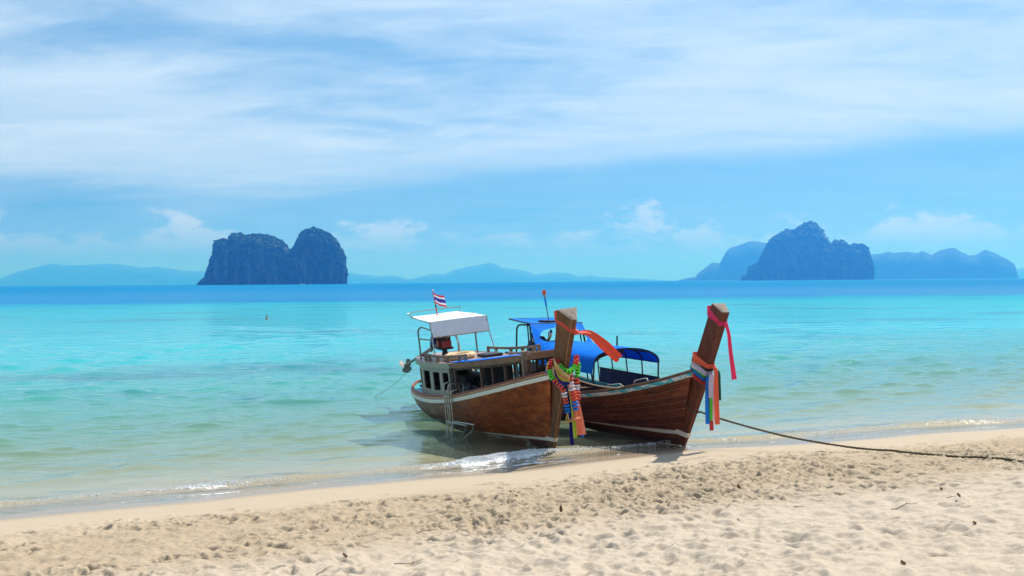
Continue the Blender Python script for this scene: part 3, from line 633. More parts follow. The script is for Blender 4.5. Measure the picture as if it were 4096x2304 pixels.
class Hull:
    """hull surface from gunwale (v=0) to keel (v=1), bow (u=0) to stern (u=1); +y is port"""
    def __init__(s, gx, gy, gz, kx, kz, stemx, dp, xs):
        o = np.argsort(gx); s.gx = np.array(gx)[o]; s.gy = np.array(gy)[o]; s.gz = np.array(gz)[o]
        o = np.argsort(kx); s.kx = np.array(kx)[o]; s.kz = np.array(kz)[o]
        s.stemx = stemx; s.dp = dp; s.xs = xs; s.zg0 = np.interp(gx[0], s.gx, s.gz); s.xb0 = gx[0]
    def b(s, x): return np.interp(x, s.gx, s.gy)
    def g(s, x): return np.interp(x, s.gx, s.gz)
    def pt(s, u, v, side):
        u = np.asarray(u, float); v = np.asarray(v, float)
        zb = s.zg0*(1-v); xb = s.stemx(zb) - s.dp*(0.55+0.45*(1-v)); xb = xb + (s.xb0-(s.stemx(s.zg0)-s.dp))*(1-v)
        xe = s.xs + 0.9*v**1.5
        x = xb + (xe-xb)*u; xg = s.xb0 + (s.xs-s.xb0)*u; x1 = s.stemx(0.0)-s.dp*0.55; xk = x1 + (s.xs+0.9-x1)*u
        yg = np.interp(xg, s.gx, s.gy); zg = np.interp(xg, s.gx, s.gz); zk = np.interp(xk, s.kx, s.kz)
        m = np.clip(u/0.42, 0, 1); m = m*m*(3-2*m); m = m*(1-0.35*np.clip((u-0.8)/0.2, 0, 1))
        psi = (1-m)*(1-v)**1.05 + m*(1-v**2.3)**0.62
        return np.stack([x, side*(yg*psi + 0.02), zg + (zk-zg)*v], -1)
    def us(s, n):
        a = np.linspace(0, 1, n); return np.where(a < 0.8, a, 1-(1-a)**1.0)
def smooth_interp(xs, ys):
    xs = np.array(xs, float); ys = np.array(ys, float); o = np.argsort(xs); xs = xs[o]; ys = ys[o]
    X = np.linspace(xs[0], xs[-1], 240); m = np.gradient(ys, xs); out = []
    for x in X:
        i = min(max(np.searchsorted(xs, x)-1, 0), len(xs)-2); h = xs[i+1]-xs[i]; q = (x-xs[i])/h
        out.append((2*q**3-3*q*q+1)*ys[i] + (q**3-2*q*q+q)*h*m[i] + (-2*q**3+3*q*q)*ys[i+1] + (q**3-q*q)*h*m[i+1])
    return X, np.array(out)
def make_hull(root, H, n_strake, gap, mat_plank, mat_foot, mat_in, splits, jitter, seed, v_foot=0.80, seam=False):
    rg = random.Random(seed)
    U = np.linspace(0, 1, 90); V = np.linspace(0, 1, 14)
    UU, VV = np.meshgrid(U, V, indexing='ij')
    mbk = MB()
    for side in (-1, 1):
        P = H.pt(UU, VV, side); N = np.cross(np.gradient(P, axis=0), np.gradient(P, axis=1)); N /= np.linalg.norm(N, axis=2)[..., None]+1e-9
        N *= np.where((N[..., 1]*side) < 0, -1, 1)[..., None]
        mbk.grid(P - N*0.040)
    hull = mbk.build('hull', mat_in, root, True)
    vs = np.linspace(0.0, 1.0, n_strake+1)**1.08
    for side in (-1, 1):
        for j in range(n_strake):
            va, vb = vs[j], vs[j+1]
            cuts = [0.0] + sorted(min(0.97, max(0.05, c + rg.uniform(-0.10, 0.10))) for c in splits) + [1.0]
            for k in range(len(cuts)-1):
                ua, ub = cuts[k], cuts[k+1]; n = max(8, int(46*(ub-ua)))
                uu = np.linspace(ua, ub, n); g = gap/2.0
                vv = np.linspace(va, vb, 5); gg = g/1.9; vv[0] += gg; vv[-1] -= gg
                A, B = np.meshgrid(uu, vv, indexing='ij'); P = H.pt(A, B, side)
                P1 = H.pt(np.clip(A+0.004, 0, 1), B, side) - H.pt(np.clip(A-0.004, 0, 1), B, side); P2 = H.pt(A, np.clip(B+0.01, 0, 1), side) - H.pt(A, np.clip(B-0.01, 0, 1), side)
                N = np.cross(P1, P2); N /= np.linalg.norm(N, axis=2)[..., None]+1e-9; N *= np.where((N[..., 1]*side) < 0, -1, 1)[..., None]
                P = P + N*(rg.uniform(-jitter, jitter) - 0.012)
                mk = MB(); mk.slab(P, 0.024)
                mk.build('plank', mat_foot if (va+vb)/2 > v_foot else mat_plank, hull, True)
    if seam:
        for side in (-1, 1):
            for j in range(1, n_strake-1):
                uu = np.linspace(0.0, 0.30 + 0.05*(j % 3), 26); P = H.pt(uu, np.full(26, vs[j]), side); P[:, 1] += side*0.001; mk = MB(); mk.tube(P, 0.0055, 5); mk.build('seam', M['caulk'], hull, True)
    return hull
def hull_y(H):
    uu, vv = np.meshgrid(np.linspace(0, 1, 260), np.linspace(0, 1, 90), indexing='ij'); Q = H.pt(uu, vv, 1).reshape(-1, 3)
    def f(x, z):
        d = np.abs(Q[:, 0]-x)/0.05 + np.abs(Q[:, 2]-z)/0.02; return float(Q[int(np.argmin(d)), 1])
    return f
def gun_path(H, n=70):
    x = np.concatenate([np.linspace(H.xb0, H.xs+1.2, n), H.xs + 1.2*(1-np.linspace(0, 1, 26)[1:])**2])
    y = H.b(x); z = H.g(x)
    star = np.stack([x, -y, z], 1); port = np.stack([x, y, z], 1)[::-1]
    return np.concatenate([star, port[1:]], 0)
def rail(name, root, H, out0, out1, z0, z1, mat, path=None):
    P = gun_path(H) if path is None else path
    T = np.gradient(P, axis=0); T[:, 2] = 0; T /= np.linalg.norm(T, axis=1)[:, None]+1e-9
    N = np.stack([T[:, 1], -T[:, 0], np.zeros(len(P))], 1)
    c = P[len(P)//2]; N *= np.where(np.sum(N*(P-np.array((H.xs/2, 0, 0)))*np.array((0.05, 1, 0)), 1) < 0, -1, 1)[:, None]
    N[np.abs(P[:, 1]) < 0.03] = (-1, 0, 0)
    k = np.arange(len(P)); q = []
    for (o, z) in ((out0, z0), (out1, z0+0.012), (out1, z1-0.012), (out1-0.012, z1), (out0, z1)):
        q.append(P + N*o + np.array((0, 0, 1))*z)
    G = np.stack(q, 1); mk = MB(); m = len(q); n = len(P)
    fs = [(i*m+j, i*m+(j+1) % m, (i+1)*m+(j+1) % m, (i+1)*m+j) for i in range(n-1) for j in range(m)]
    fs += [tuple(range(m)), tuple((n-1)*m+j for j in reversed(range(m)))]
    mk.add(G.reshape(-1, 3), fs); return mk.build(name, mat, root)
def make_stem(root, front, zs, dps, wbs, wfs, mat, mat_top, mat_edge, zsplit):
    """raked stem post with a trapezoid section, from the foot up to the prow head"""
    zs = np.array(zs, float); Z = np.linspace(zs[0], zs[-1], 36)
    dp = np.interp(Z, zs, dps); wb = np.interp(Z, zs, wbs); wf = np.interp(Z, zs, wfs)
    fx = np.array([front(z) for z in Z]); tx = np.gradient(fx, Z); L = np.sqrt(1+tx*tx); bx = fx - dp/L; bz = Z + dp*tx/L
    rows = []
    for i in range(len(Z)):
        e = 0.012
        rows.append([(fx[i]-e, -wf[i]-0.004, Z[i]), (fx[i], -wf[i]+e, Z[i]), (fx[i], wf[i]-e, Z[i]), (fx[i]-e, wf[i]+0.004, Z[i]),
                     (bx[i]+e, wb[i], bz[i]), (bx[i], wb[i]-e, bz[i]), (bx[i], -wb[i]+e, bz[i]), (bx[i]+e, -wb[i], bz[i])])
    A = np.array(rows); m = 8; n = len(A); mk = MB()
    fs = [(i*m+j, i*m+(j+1) % m, (i+1)*m+(j+1) % m, (i+1)*m+j) for i in range(n-1) for j in range(m)] + [tuple(range(m))]
    mk.add(A.reshape(-1, 3), fs); st = mk.build('stem', mat, root)
    # the head: slightly domed rough end grain
    top = A[-1]; c = top.mean(0); nv = np.array((tx[-1], 0, 1.0))/L[-1]; mk = MB(); rg = random.Random(2)
    ring = [c + (p-c)*0.985 + nv*0.012 for p in top]
    inner = [c + (p-c)*0.5 + nv*(0.020+rg.uniform(-0.006, 0.008)) for p in top]
    v = list(top) + ring + inner + [c + nv*0.022]
    f = [(j, (j+1) % m, m+(j+1) % m, m+j) for j in range(m)] + [(m+j, m+(j+1) % m, 2*m+(j+1) % m, 2*m+j) for j in range(m)] + [(2*m+j, 2*m+(j+1) % m, 3*m) for j in range(m)]
    mk.add(v, f); mk.build('head', mat_top, st)
    if mat_edge:
        mk = MB(); mk.tube([(A[i, 0, 0]+0.006, A[i, 0, 1]-0.003, A[i, 0, 2]) for i in range(0, n)], 0.007, 6); mk.build('edge_strip', mat_edge, st)
    return st, A
def hull_stripe(root, H, z0f, z1f, mat, x_end):
    for side in (-1, 1):
        a = []; b_ = []
        for u in np.linspace(0.0, 0.75, 60):
            vv = np.linspace(0, 1, 120); P = H.pt(np.full(120, u), vv, side); x = P[60, 0]
            if x < x_end: break
            zt = np.interp(x, *z1f); zl = np.interp(x, *z0f)
            for zz_, lst in ((zt, a), (zl, b_)):
                k = int(np.argmin(np.abs(P[:, 2]-zz_))); k = min(max(k, 1), 118)
                d1 = H.pt(np.array(min(u+0.005, 1)), np.array(vv[k]), side)-H.pt(np.array(max(u-0.005, 0)), np.array(vv[k]), side); d2 = P[k+1]-P[k-1]; nn = np.cross(d1, d2); nn /= np.linalg.norm(nn)+1e-9
                if nn[1]*side < 0: nn = -nn
                q = P[k] + nn*0.012; q = q.copy(); q[2] = zz_; lst.append(q)
        G = np.stack([np.array(a), (np.array(a)+np.array(b_))/2, np.array(b_)], 1); mk = MB(); mk.slab(G, 0.006); mk.build('boot_stripe', mat, root)
def plan_deck(mk, xs, br, zr, t, mi=0, y0=None):
    """deck plate with plan half width br(x) and height zr(x)"""
    up = []; n = len(xs)
    rows = []
    for x in xs:
        h = br(x); rows.append([(x, yy*h, zr(x) + 0.02*(1-yy*yy)) for yy in np.linspace(-1, 1, 9)])
    P = np.array(rows); k = P.reshape(-1, 3); m = 9
    v = list(k) + list(k-np.array((0, 0, t)))
    f = [(i*m+j, (i+1)*m+j, (i+1)*m+j+1, i*m+j+1) for i in range(n-1) for j in range(m-1)]
    f += [tuple(n*m+q for q in reversed(g)) for g in f]
    for i in range(n-1): f += [(i*m, i*m+n*m, (i+1)*m+n*m, (i+1)*m), (i*m+m-1, (i+1)*m+m-1, (i+1)*m+m-1+n*m, i*m+m-1+n*m)]
    for i in (0, n-1):
        for j in range(m-1): f.append((i*m+j, i*m+j+1, i*m+j+1+n*m, i*m+j+n*m))
    mk.add(v, f, mi); return mk

# ---- near boat: teak hull, cabin and white awning ------------------
B1 = Boat(on_level(554.5, 451.5, -0.08), 20.0, 6.0)
boat1 = thing('long_tail_boat', 'teak long tail boat with grey cabin and white stern awning, its bow hung with garlands', 'boat', (0, 0, 0), B1.M, 'long tail boats beached side by side')
sx1 = lambda z: np.interp(z, [-0.5, 0, 1.12, 1.88, 2.92, 3.4], [-0.34, 0.0, 0.72, 1.19, 1.86, 2.15])
GX1, GZ1 = smooth_interp([0.72, 0.0, -1.1, -2.1, -3.5, -4.5, -5.6, -7.0, -8.4, -9.2, -9.7], [1.735, 1.60, 1.385, 1.20, 0.965, 0.835, 0.735, 0.68, 0.68, 0.70, 0.72])
_, GY1 = smooth_interp([0.72, 0.0, -1.1, -2.1, -3.5, -4.5, -5.6, -7.0, -8.2, -9.1, -9.5, -9.7], [0.185, 0.42, 0.68, 0.85, 1.02, 1.08, 1.11, 1.07, 0.92, 0.62, 0.36, 0.0])
H1 = Hull(list(GX1[::-1]), list(GY1[::-1]), list(GZ1[::-1]), [0.1, -0.3, -1.5, -4, -6.5, -8.5, -9.8], [0.0, -0.02, -0.14, -0.26, -0.24, -0.05, 0.20], sx1, 0.42, -9.7)
make_hull(boat1, H1, 8, 0.0002, M['hull_teak'], M['hull_foot'], M['dark_wood'], [0.45], 0.0, 3, 0.86)
make_stem(boat1, sx1, [-0.05, 0.3, 1.0, 1.75, 2.2, 2.92], [0.34, 0.40, 0.42, 0.38, 0.37, 0.41], [0.045, 0.075, 0.125, 0.165, 0.175, 0.22], [0.022, 0.030, 0.036, 0.040, 0.045, 0.055], M['stem_brown'], M['endgrain'], M['tan_wood'], 1.7)
hull_stripe(boat1, H1, ([-4.4, -3.6, -1.5, 0.0, 0.4], [0.095, 0.100, 0.135, 0.215, 0.245]), ([-4.4, -3.6, -1.5, 0.0, 0.4], [0.115, 0.125, 0.175, 0.280, 0.315]), M['white_stripe'], -4.3)
# white band across the foot of the stem
mk = MB()
zz0 = np.linspace(0.235, 0.325, 4); rows = []
for z in zz0:
    rows.append([(sx1(z)-0.40, -0.088-0.02*z, z), (sx1(z)-0.012, -0.040, z), (sx1(z)+0.006, -0.026, z), (sx1(z)+0.006, 0.026, z), (sx1(z)-0.012, 0.040, z), (sx1(z)-0.40, 0.088+0.02*z, z)])
mk.slab(np.array(rows), 0.004); mk.build('stem_band', M['white_stripe'], boat1)
rail('rub_rail', boat1, H1, -0.03, 0.055, -0.075, 0.025, M['white_rail'])
rail('gunwale_strake', boat1, H1, -0.05, 0.034, 0.027, 0.085, M['tan_wood'])
rail('gunwale_cap', boat1, H1, -0.06, 0.012, 0.087, 0.125, M['red_cap'])
# side deck round the cabin (teal) and inner floor
xs_ = np.concatenate([np.linspace(-3.9, -8.6, 20), np.linspace(-8.7, -9.62, 14)])
plan_deck(MB(), xs_, lambda x: max(H1.b(x)-0.04, 0.02), lambda x: H1.g(x)+0.035, 0.03).build('side_deck', M['teal_paint'], boat1)
hy = hull_y(H1)
plan_deck(MB(), np.linspace(-0.1, -3.95, 18), lambda x: max(hy(x, min(H1.g(x)-0.34, 0.76))-0.06, 0.02), lambda x: min(H1.g(x)-0.30, 0.80), 0.03).build('floor', M['dark_wood'], boat1)
plan_deck(MB(), np.linspace(0.62, -0.35, 8), lambda x: max(H1.b(x)-0.06, 0.03), lambda x: H1.g(x)+0.02, 0.03).build('fore_deck', M['fascia_wood'], boat1)
# roof
RX, RY = smooth_interp([-0.05, -1.2, -2.7, -4.05, -5.4, -7.0, -8.0, -8.55, -8.8], [0.34, 0.58, 0.80, 0.92, 0.965, 0.93, 0.74, 0.42, 0.0])
RZX, RZ = smooth_interp([-0.05, -1.2, -2.7, -4.0, -5.4, -7.0, -8.8], [2.16, 2.03, 1.885, 1.77, 1.69, 1.645, 1.62])
br = lambda x: float(np.interp(x, RX, RY)); zr = lambda x: float(np.interp(x, RZX, RZ))
xs_ = np.concatenate([np.linspace(-0.05, -8.0, 34), -8.8+0.8*np.linspace(1, 0, 14)[1:]**2])
roof = plan_deck(MB(), xs_, lambda x: max(br(x), 0.01), zr, 0.05).build('roof', M['deck_wood'], boat1)
for side in (-1, 1):
    xx = np.linspace(0.0, -4.15, 24); mk = MB()
    P = np.array([[(x, side*(br(x)+0.012), zr(x)+dz_) for dz_ in (0.008, -0.04, -0.115)] for x in xx]); mk.slab(P, 0.035); mk.build('fascia', M['fascia_wood'], roof)
    xx = np.concatenate([np.linspace(-4.16, -8.0, 20), -8.8+0.8*np.linspace(1, 0, 12)[1:]**2]); mk = MB()
    P = np.array([[(x - (0.02 if x < -8.7 else 0), side*(br(x)+0.010), zr(x)+dz_) for dz_ in (0.012, -0.05, -0.12)] for x in xx]); mk.slab(P, 0.025); mk.build('fascia', M['cabin_paint'], roof)
mk = MB(); mk.box((0.008, 0, 2.125), (0.035, 0.72, 0.15), ch=0.006); mk.build('fascia', M['fascia_wood'], roof)
xx = np.linspace(-0.9, -4.3, 18); P = np.array([[(x, -(br(x)-0.03-q), zr(x)+0.0245+0.01*abs(math.sin(x*7))*(q/0.2)) for q in np.linspace(0, 0.40, 5)] for x in xx]); mk = MB(); mk.slab(P, 0.008); mk.build('roof_tarp', M['blue_tarp'], roof)
# scalloped toe rails standing on the roof
def toe_rail(path, parent):
    P = catmull(path, 8); n = len(P); mk = MB()
    top = [p + np.array((0, 0, 0.15)) for p in P]; mk.tube(top, 0.030, 6, flat=1.2)
    for i in range(3, n-2, 6):
        q = P[i]; mk.tube([q-np.array((0, 0, 0.01)), q+np.array((0, 0, 0.07)), q+np.array((0, 0, 0.15))], [0.075, 0.04, 0.06], 6, flat=0.5)
    for q in (P[0], P[-1]): mk.tube([q-np.array((0, 0, 0.01)), q+np.array((0, 0, 0.185))], 0.045, 8)
    return mk.build('toe_rail', M['grey_wood'], parent, True)
def rpt(px, py, y): p = B1.un(px, py, 1, y); return (p[0], p[1], zr(p[0])+0.02)
toe_rail([(-1.9, 0.62, zr(-1.9)+0.015), (-3.2, 0.74, zr(-3.2)+0.015), (-4.6, 0.82, zr(-4.6)+0.015), (-6.2, 0.80, zr(-6.2)+0.015)], roof)
toe_rail([(-3.6, -0.66, zr(-3.6)+0.015), (-4.5, -0.80, zr(-4.5)+0.015), (-5.6, -0.84, zr(-5.6)+0.015), (-6.8, -0.80, zr(-6.8)+0.015)], roof)
# posts under the open front part of the roof
for (xp, wdt) in ((-3.95, 0.11), (-2.35, 0.085), (-1.75, 0.07), (-1.15, 0.07), (-0.15, 0.075)):
    for side in (-1, 1):
        y = side*(br(xp)-0.05); z0 = H1.g(xp)-0.25 if xp < -0.4 else H1.g(xp)+0.0; z1 = zr(xp)-0.05
        mk = MB(); mk.box((xp, y, (z0+z1)/2), (wdt, 0.06, z1-z0), ch=0.008); mk.build('post', M['dark_wood'], boat1)
mk = MB()
for side in (-1, 1):
    xx = np.linspace(-0.3, -4.0, 14); P = np.array([[(x, side*(br(x)-0.05), zr(x)-dz_) for dz_ in (0.06, 0.12, 0.17)] for x in xx]); mk2 = MB(); mk2.slab(P, 0.04); mk2.build('roof_beam', M['dark_wood'], boat1)
for side in (-1, 1):
    xx = np.linspace(-0.5, -3.95, 14); P = np.array([[(x, side*(br(x)-0.02), H1.g(x)+dz_) for dz_ in (-0.2, 0.08, (0.36 if side > 0 else 0.10))] for x in xx]); mk2 = MB(); mk2.slab(P, 0.03); mk2.build('coaming', M['dark_wood'], boat1)
mk = MB(); mk.box((-0.28, -0.36, 1.90), (0.12, 0.13, 0.66), (0, R(5), 0), ch=0.012); mk.build('mooring_post', M['grey_wood'], boat1)
# cabin walls: sill, header, mullions and window openings along a curved plan
def wall_pt(tq):                                # tq: 0 front starboard corner .. 1 stern centre
    return tq
CW = catmull([(-4.28, -0.865, 0), (-5.2, -0.90, 0), (-6.2, -0.90, 0), (-7.2, -0.845, 0), (-7.9, -0.68, 0), (-8.35, -0.42, 0), (-8.52, -0.15, 0), (-8.55, 0.0, 0)], 12)
def cabin_panel(i0, i1, zlo, zhi, side, name, mat=None, inset=0.0, parent=None, t_=0.03):
    ii = np.linspace(i0, i1, max(3, int((i1-i0)*1.2)+2)); k = np.arange(len(CW))
    x = np.interp(ii, k, CW[:, 0]); y = -np.interp(ii, k, CW[:, 1])*side
    P = np.array([[(x[a], y[a]*(1-inset), zlo(x[a])*(1-q)+zhi(x[a])*q) for q in (0, 0.5, 1)] for a in range(len(ii))])
    mk = MB(); mk.slab(P, t_); return mk.build(name, mat or M['cabin_paint'], parent or boat1)
zdk = lambda x: float(H1.g(x))+0.04; zsill = lambda x: zdk(x)+0.19; zhead = lambda x: zr(x)-0.24; ztop = lambda x: zr(x)-0.052
nC = len(CW)-1
for side in (-1, 1):
    cabin_panel(0, nC, zdk, zsill, side, 'cabin_wall'); cabin_panel(0, nC, zhead, ztop, side, 'cabin_wall')
    wins = [(3, 9.5), (12.5, 20), (23.5, 32), (35.5, 44)]; edges = [0]
    prev = 0
    for (a, b_) in wins:
        cabin_panel(prev, a, zsill, zhead, side, 'mullion'); prev = b_
    cabin_panel(prev, 47, zsill, zhead, side, 'mullion'); cabin_panel(59, nC, zsill, zhead, side, 'mullion')
    fr = cabin_panel(47, 59, zsill, zhead, side, 'louvre', M['dark_wood'], 0.04)
    for q in range(9):
        f0 = 0.06+q*0.1
        zl = lambda x, f0=f0: zsill(x)*(1-f0)+zhead(x)*f0; zh = lambda x, f0=f0: zsill(x)*(1-f0-0.055)+zhead(x)*(f0+0.055)
        cabin_panel(47.5, 58.5, zl, zh, side, 'slat', M['cabin_paint'], -0.012, fr, 0.012)
    cabin_panel(0, 0.9, zdk, ztop, side, 'corner_post', M['brown_trim'], -0.03)
    for q in (46.6, 59.2): cabin_panel(q, q+0.7, zsill, zhead, side, 'louvre_frame', M['brown_trim'], -0.02)
mk = MB(); mk.box((-8.3, 0, 1.1), (0.06, 0.5, 0.6)); mk.box((-6.6, 0, 0.80), (3.6, 1.3, 0.05)); mk.box((-6.2, 0.2, 1.0), (0.8, 0.5, 0.35)); mk.build('cabin_bunk', M['dark_wood'], boat1)
mk = MB(); mk.box((-4.5, 0.45, 1.22), (0.05, 0.75, 0.85)); mk.build('bulkhead', M['dark_wood'], boat1)
# thwart box amidships
mk = MB(); mk.box((-3.3, 0.30, 1.02), (0.6, 0.7, 0.28), ch=0.01); mk.build('storage_box', M['deck_wood'], boat1)
# awning: bent tube frame, white cloth top and front flap
aw = MB(); AX0, AX1 = -6.05, -8.35; ZF, ZB = 2.70, 2.77; AYF, AYB = 0.80, 0.70
cn_ = {k: np.array(v) for k, v in dict(fl=(AX0, -AYF, ZF), fr=(AX0, AYF, ZF), bl=(AX1, -AYB, ZB), br=(AX1, AYB, ZB)).items()}
aw.tube([cn_['fl'], cn_['fr']], 0.016, 8); aw.tube([cn_['bl'], cn_['br']], 0.016, 8); aw.tube([cn_['fl'], cn_['bl']], 0.016, 8); aw.tube([cn_['fr'], cn_['br']], 0.016, 8)
fb_l = np.array((AX0+0.10, -AYF, ZF-0.40)); fb_r = np.array((AX0+0.10, AYF, ZF-0.40))
aw.tube([fb_l, fb_r], 0.013, 8)
aw.tube([cn_['fl'], fb_l, (AX0+0.16, -AYF+0.02, zr(AX0)+0.02)], 0.017, 8); aw.tube([cn_['fr'], fb_r, (AX0+0.55, AYF-0.02, zr(AX0)+0.05)], 0.017, 8)
aw.tube(catmull([(AX1+0.2, -AYB, ZB+0.02), (AX1-0.05, -AYB+0.02, ZB+0.13), (AX1-0.05, AYB-0.02, ZB+0.13), (AX1+0.35, AYB, ZB+0.05)], 10), 0.013, 8)
frame = aw.build('awning_frame', M['steel'], boat1, True)
for (yy, xx0) in ((-0.74, -7.55), (0.74, -7.0)):
    aw = MB(); aw.tube(catmull([(xx0, yy, zr(xx0)), (xx0, yy, 2.1), (xx0, yy, 2.40), (xx0+0.05, yy*0.93, 2.50), (xx0+0.18, yy*0.9, 2.52)], 6), 0.024, 8); aw.tube([(xx0+0.15, yy*0.9, 2.52), (-6.1, math.copysign(0.78, yy), 2.50)], 0.02, 8)
    if yy < 0: aw.tube([(-7.55, -0.74, 2.2), (-6.0, -0.79, 2.24)], 0.02, 8)
    aw.build('awning_post', M['grey_steel'], boat1, True)
uu = np.linspace(0, 1, 22); vv = np.linspace(0, 1, 18); P = np.zeros((22, 18, 3))
for i, a in enumerate(uu):
    for j, b_ in enumerate(vv):
        p = (cn_['fl']*(1-b_)+cn_['fr']*b_)*(1-a) + (cn_['bl']*(1-b_)+cn_['br']*b_)*a
        p = p + np.array((0, 0, 0.018 - 0.035*math.sin(math.pi*a)*math.sin(math.pi*b_) + 0.006*math.sin(9*a+4*b_))); P[i, j] = p
mk = MB(); mk.slab(P, 0.005); canopy = mk.build('awning', M['white_cloth'], boat1, True)
P = np.zeros((10, 22, 3))
for i, a in enumerate(np.linspace(0, 1, 10)):
    for j, b_ in enumerate(np.linspace(0.01, 0.985, 22)):
        p = (cn_['fl']*(1-b_)+cn_['fr']*b_)*(1-a) + (fb_l*(1-b_)+fb_r*b_)*a
        p = p + np.array((0.022 + 0.012*math.sin(b_*17+a*3)*a + (0.02*(1 if a > 0.45 else 0)), 0, 0.012 + 0.010*abs(math.sin(b_*math.pi*6))*a)); P[i, j] = p
mk = MB(); mk.slab(P, 0.004); mk.build('awning_flap', M['white_cloth'], canopy, True)

# ---- far boat: red brown hull, blue canopies -----------------------
B2 = Boat(on_level(684.7, 446.0, 0.0), 20.0, 0.0)
boat2 = thing('long_tail_boat', 'red brown planked long tail boat with blue canopies, tethered by a rope to the sand', 'boat', (0, 0, 0), B2.M, 'long tail boats beached side by side')
sx2 = lambda z: np.interp(z, [-0.5, 0, 0.8, 1.66, 2.4, 2.94, 3.4], [-0.30, 0.0, 0.50, 1.02, 1.44, 1.745, 2.0])
GX2, GZ2 = smooth_interp([0.68, 0.0, -1.1, -1.5, -2.5, -3.7, -5.0, -6.5, -8.0, -9.3, -9.9], [1.64, 1.44, 1.19, 1.11, 0.95, 0.81, 0.75, 0.76, 0.82, 0.92, 0.98])
_, GY2 = smooth_interp([0.68, 0.0, -1.1, -1.5, -2.5, -3.7, -5.0, -6.5, -8.0, -9.2, -9.7, -9.9], [0.19, 0.42, 0.66, 0.73, 0.86, 0.95, 1.0, 0.97, 0.86, 0.60, 0.34, 0.0])
H2 = Hull(list(GX2[::-1]), list(GY2[::-1]), list(GZ2[::-1]), [0.1, -0.3, -1.5, -4, -6.5, -8.5, -9.9], [0.0, -0.02, -0.10, -0.22, -0.22, -0.02, 0.25], sx2, 0.40, -9.9)
make_hull(boat2, H2, 10, 0.008, M['hull_red'], M['hull_foot'], M['dark_wood'], [0.30, 0.62], 0.004, 8, 0.86, True)
make_stem(boat2, sx2, [-0.03, 0.3, 1.0, 1.66, 2.2, 2.94], [0.34, 0.38, 0.40, 0.37, 0.36, 0.36], [0.050, 0.080, 0.130, 0.165, 0.160, 0.150], [0.030, 0.045, 0.060, 0.075, 0.080, 0.085], M['stem_red'], M['endgrain'], None, 1.7)
hull_stripe(boat2, H2, ([-5, -3.7, -2.0, -0.6, 0.4], [0.12, 0.14, 0.155, 0.19, 0.255]), ([-5, -3.7, -2.0, -0.6, 0.4], [0.125, 0.155, 0.205, 0.275, 0.345]), M['white_stripe'], -3.9)
mk = MB(); rows = []
for z in np.linspace(0.235, 0.335, 4):
    rows.append([(sx2(z)-0.38, -0.096-0.02*z, z+0.02), (sx2(z)-0.012, -0.054, z-0.03), (sx2(z)+0.006, -0.040, z-0.03), (sx2(z)+0.006, 0.040, z-0.03), (sx2(z)-0.012, 0.054, z-0.03), (sx2(z)-0.38, 0.096+0.02*z, z+0.02)])
mk.slab(np.array(rows), 0.004); mk.build('stem_band', M['white_stripe'], boat2)
rail('rub_rail', boat2, H2, -0.03, 0.045, -0.075, 0.018, M['worn_rail'])
rail('gunwale_cap', boat2, H2, -0.06, 0.018, 0.020, 0.090, M['fascia_wood'])
rail('inner_rail', boat2, H2, -0.10, -0.062, -0.03, 0.075, M['teal_paint'])
hy = hull_y(H2)
plan_deck(MB(), np.linspace(-0.1, -9.2, 40), lambda x: max(hy(x, min(H2.g(x)-0.38, 0.71))-0.06, 0.02), lambda x: min(H2.g(x)-0.34, 0.75), 0.03).build('floor', M['dark_wood'], boat2)
plan_deck(MB(), np.linspace(0.6, -0.3, 8), lambda x: max(H2.b(x)-0.07, 0.03), lambda x: H2.g(x)-0.02, 0.03).build('fore_deck', M['fascia_wood'], boat2)
for xb in (-1.6, -3.2, -5.0, -6.8):
    mk = MB(); mk.box((xb, 0, H2.g(xb)-0.13), (0.26, 2*H2.b(xb)-0.16, 0.035), ch=0.006); mk.build('thwart', M['fascia_wood'], boat2)
# arched passenger canopy
HOOPS = [-2.85, -3.75, -4.65, -5.55, -6.45]
def hoop(x, w_=0.86, ze=1.60, rise=0.36, n=17): return np.array([(x, -w_*math.cos(a)*(1 if abs(math.cos(a)) < 0.999 else 1), ze + rise*math.sin(a)**0.8) for a in np.linspace(0, math.pi, n)])
for k, x in enumerate(HOOPS):
    A = hoop(x); mk = MB(); yb = H2.b(x)-0.02
    mk.tube(np.concatenate([[(x-0.05, -yb, H2.g(x)+0.05)], A, [(x-0.05, yb, H2.g(x)+0.05)]]), 0.021 if k == 0 else 0.018, 8); mk.build('hoop', M['dark_steel'], boat2, True)
mk = MB()
for yy, zz_ in ((-0.86, 1.60), (0.86, 1.60), (0.87, 1.24), (0.0, 1.965), (-0.6, 1.86), (0.6, 1.86)):
    mk.tube([(HOOPS[0], yy, zz_), (HOOPS[-1], yy, zz_)], 0.013, 6)
mk.build('canopy_rail', M['dark_steel'], boat2, True)
P = []
for x in np.linspace(HOOPS[0]+0.02, HOOPS[-1]-0.05, 33):
    A = hoop(x, 0.885, 1.60, 0.385, 25); sag = 0.018*abs(math.sin(math.pi*(x-HOOPS[0])/0.9))
    A[:, 2] -= sag; L0 = np.array([(x, -0.93 - 0.015*math.sin(x*5), 1.38), (x, -0.91, 1.48)]); P.append(np.concatenate([L0, A]))
mk = MB(); mk.slab(np.array(P), 0.005); mk.build('canopy', M['blue_tarp'], boat2, True)
P = np.array([[(x, 0.895+0.012*math.sin(x*6), z) for z in np.linspace(H2.g(x)+0.08, 1.24, 5)] for x in np.linspace(HOOPS[0]-0.03, HOOPS[-1]+0.1, 30)])
mk = MB(); mk.slab(P, 0.005); mk.build('side_curtain', M['navy_tarp'], boat2, True)
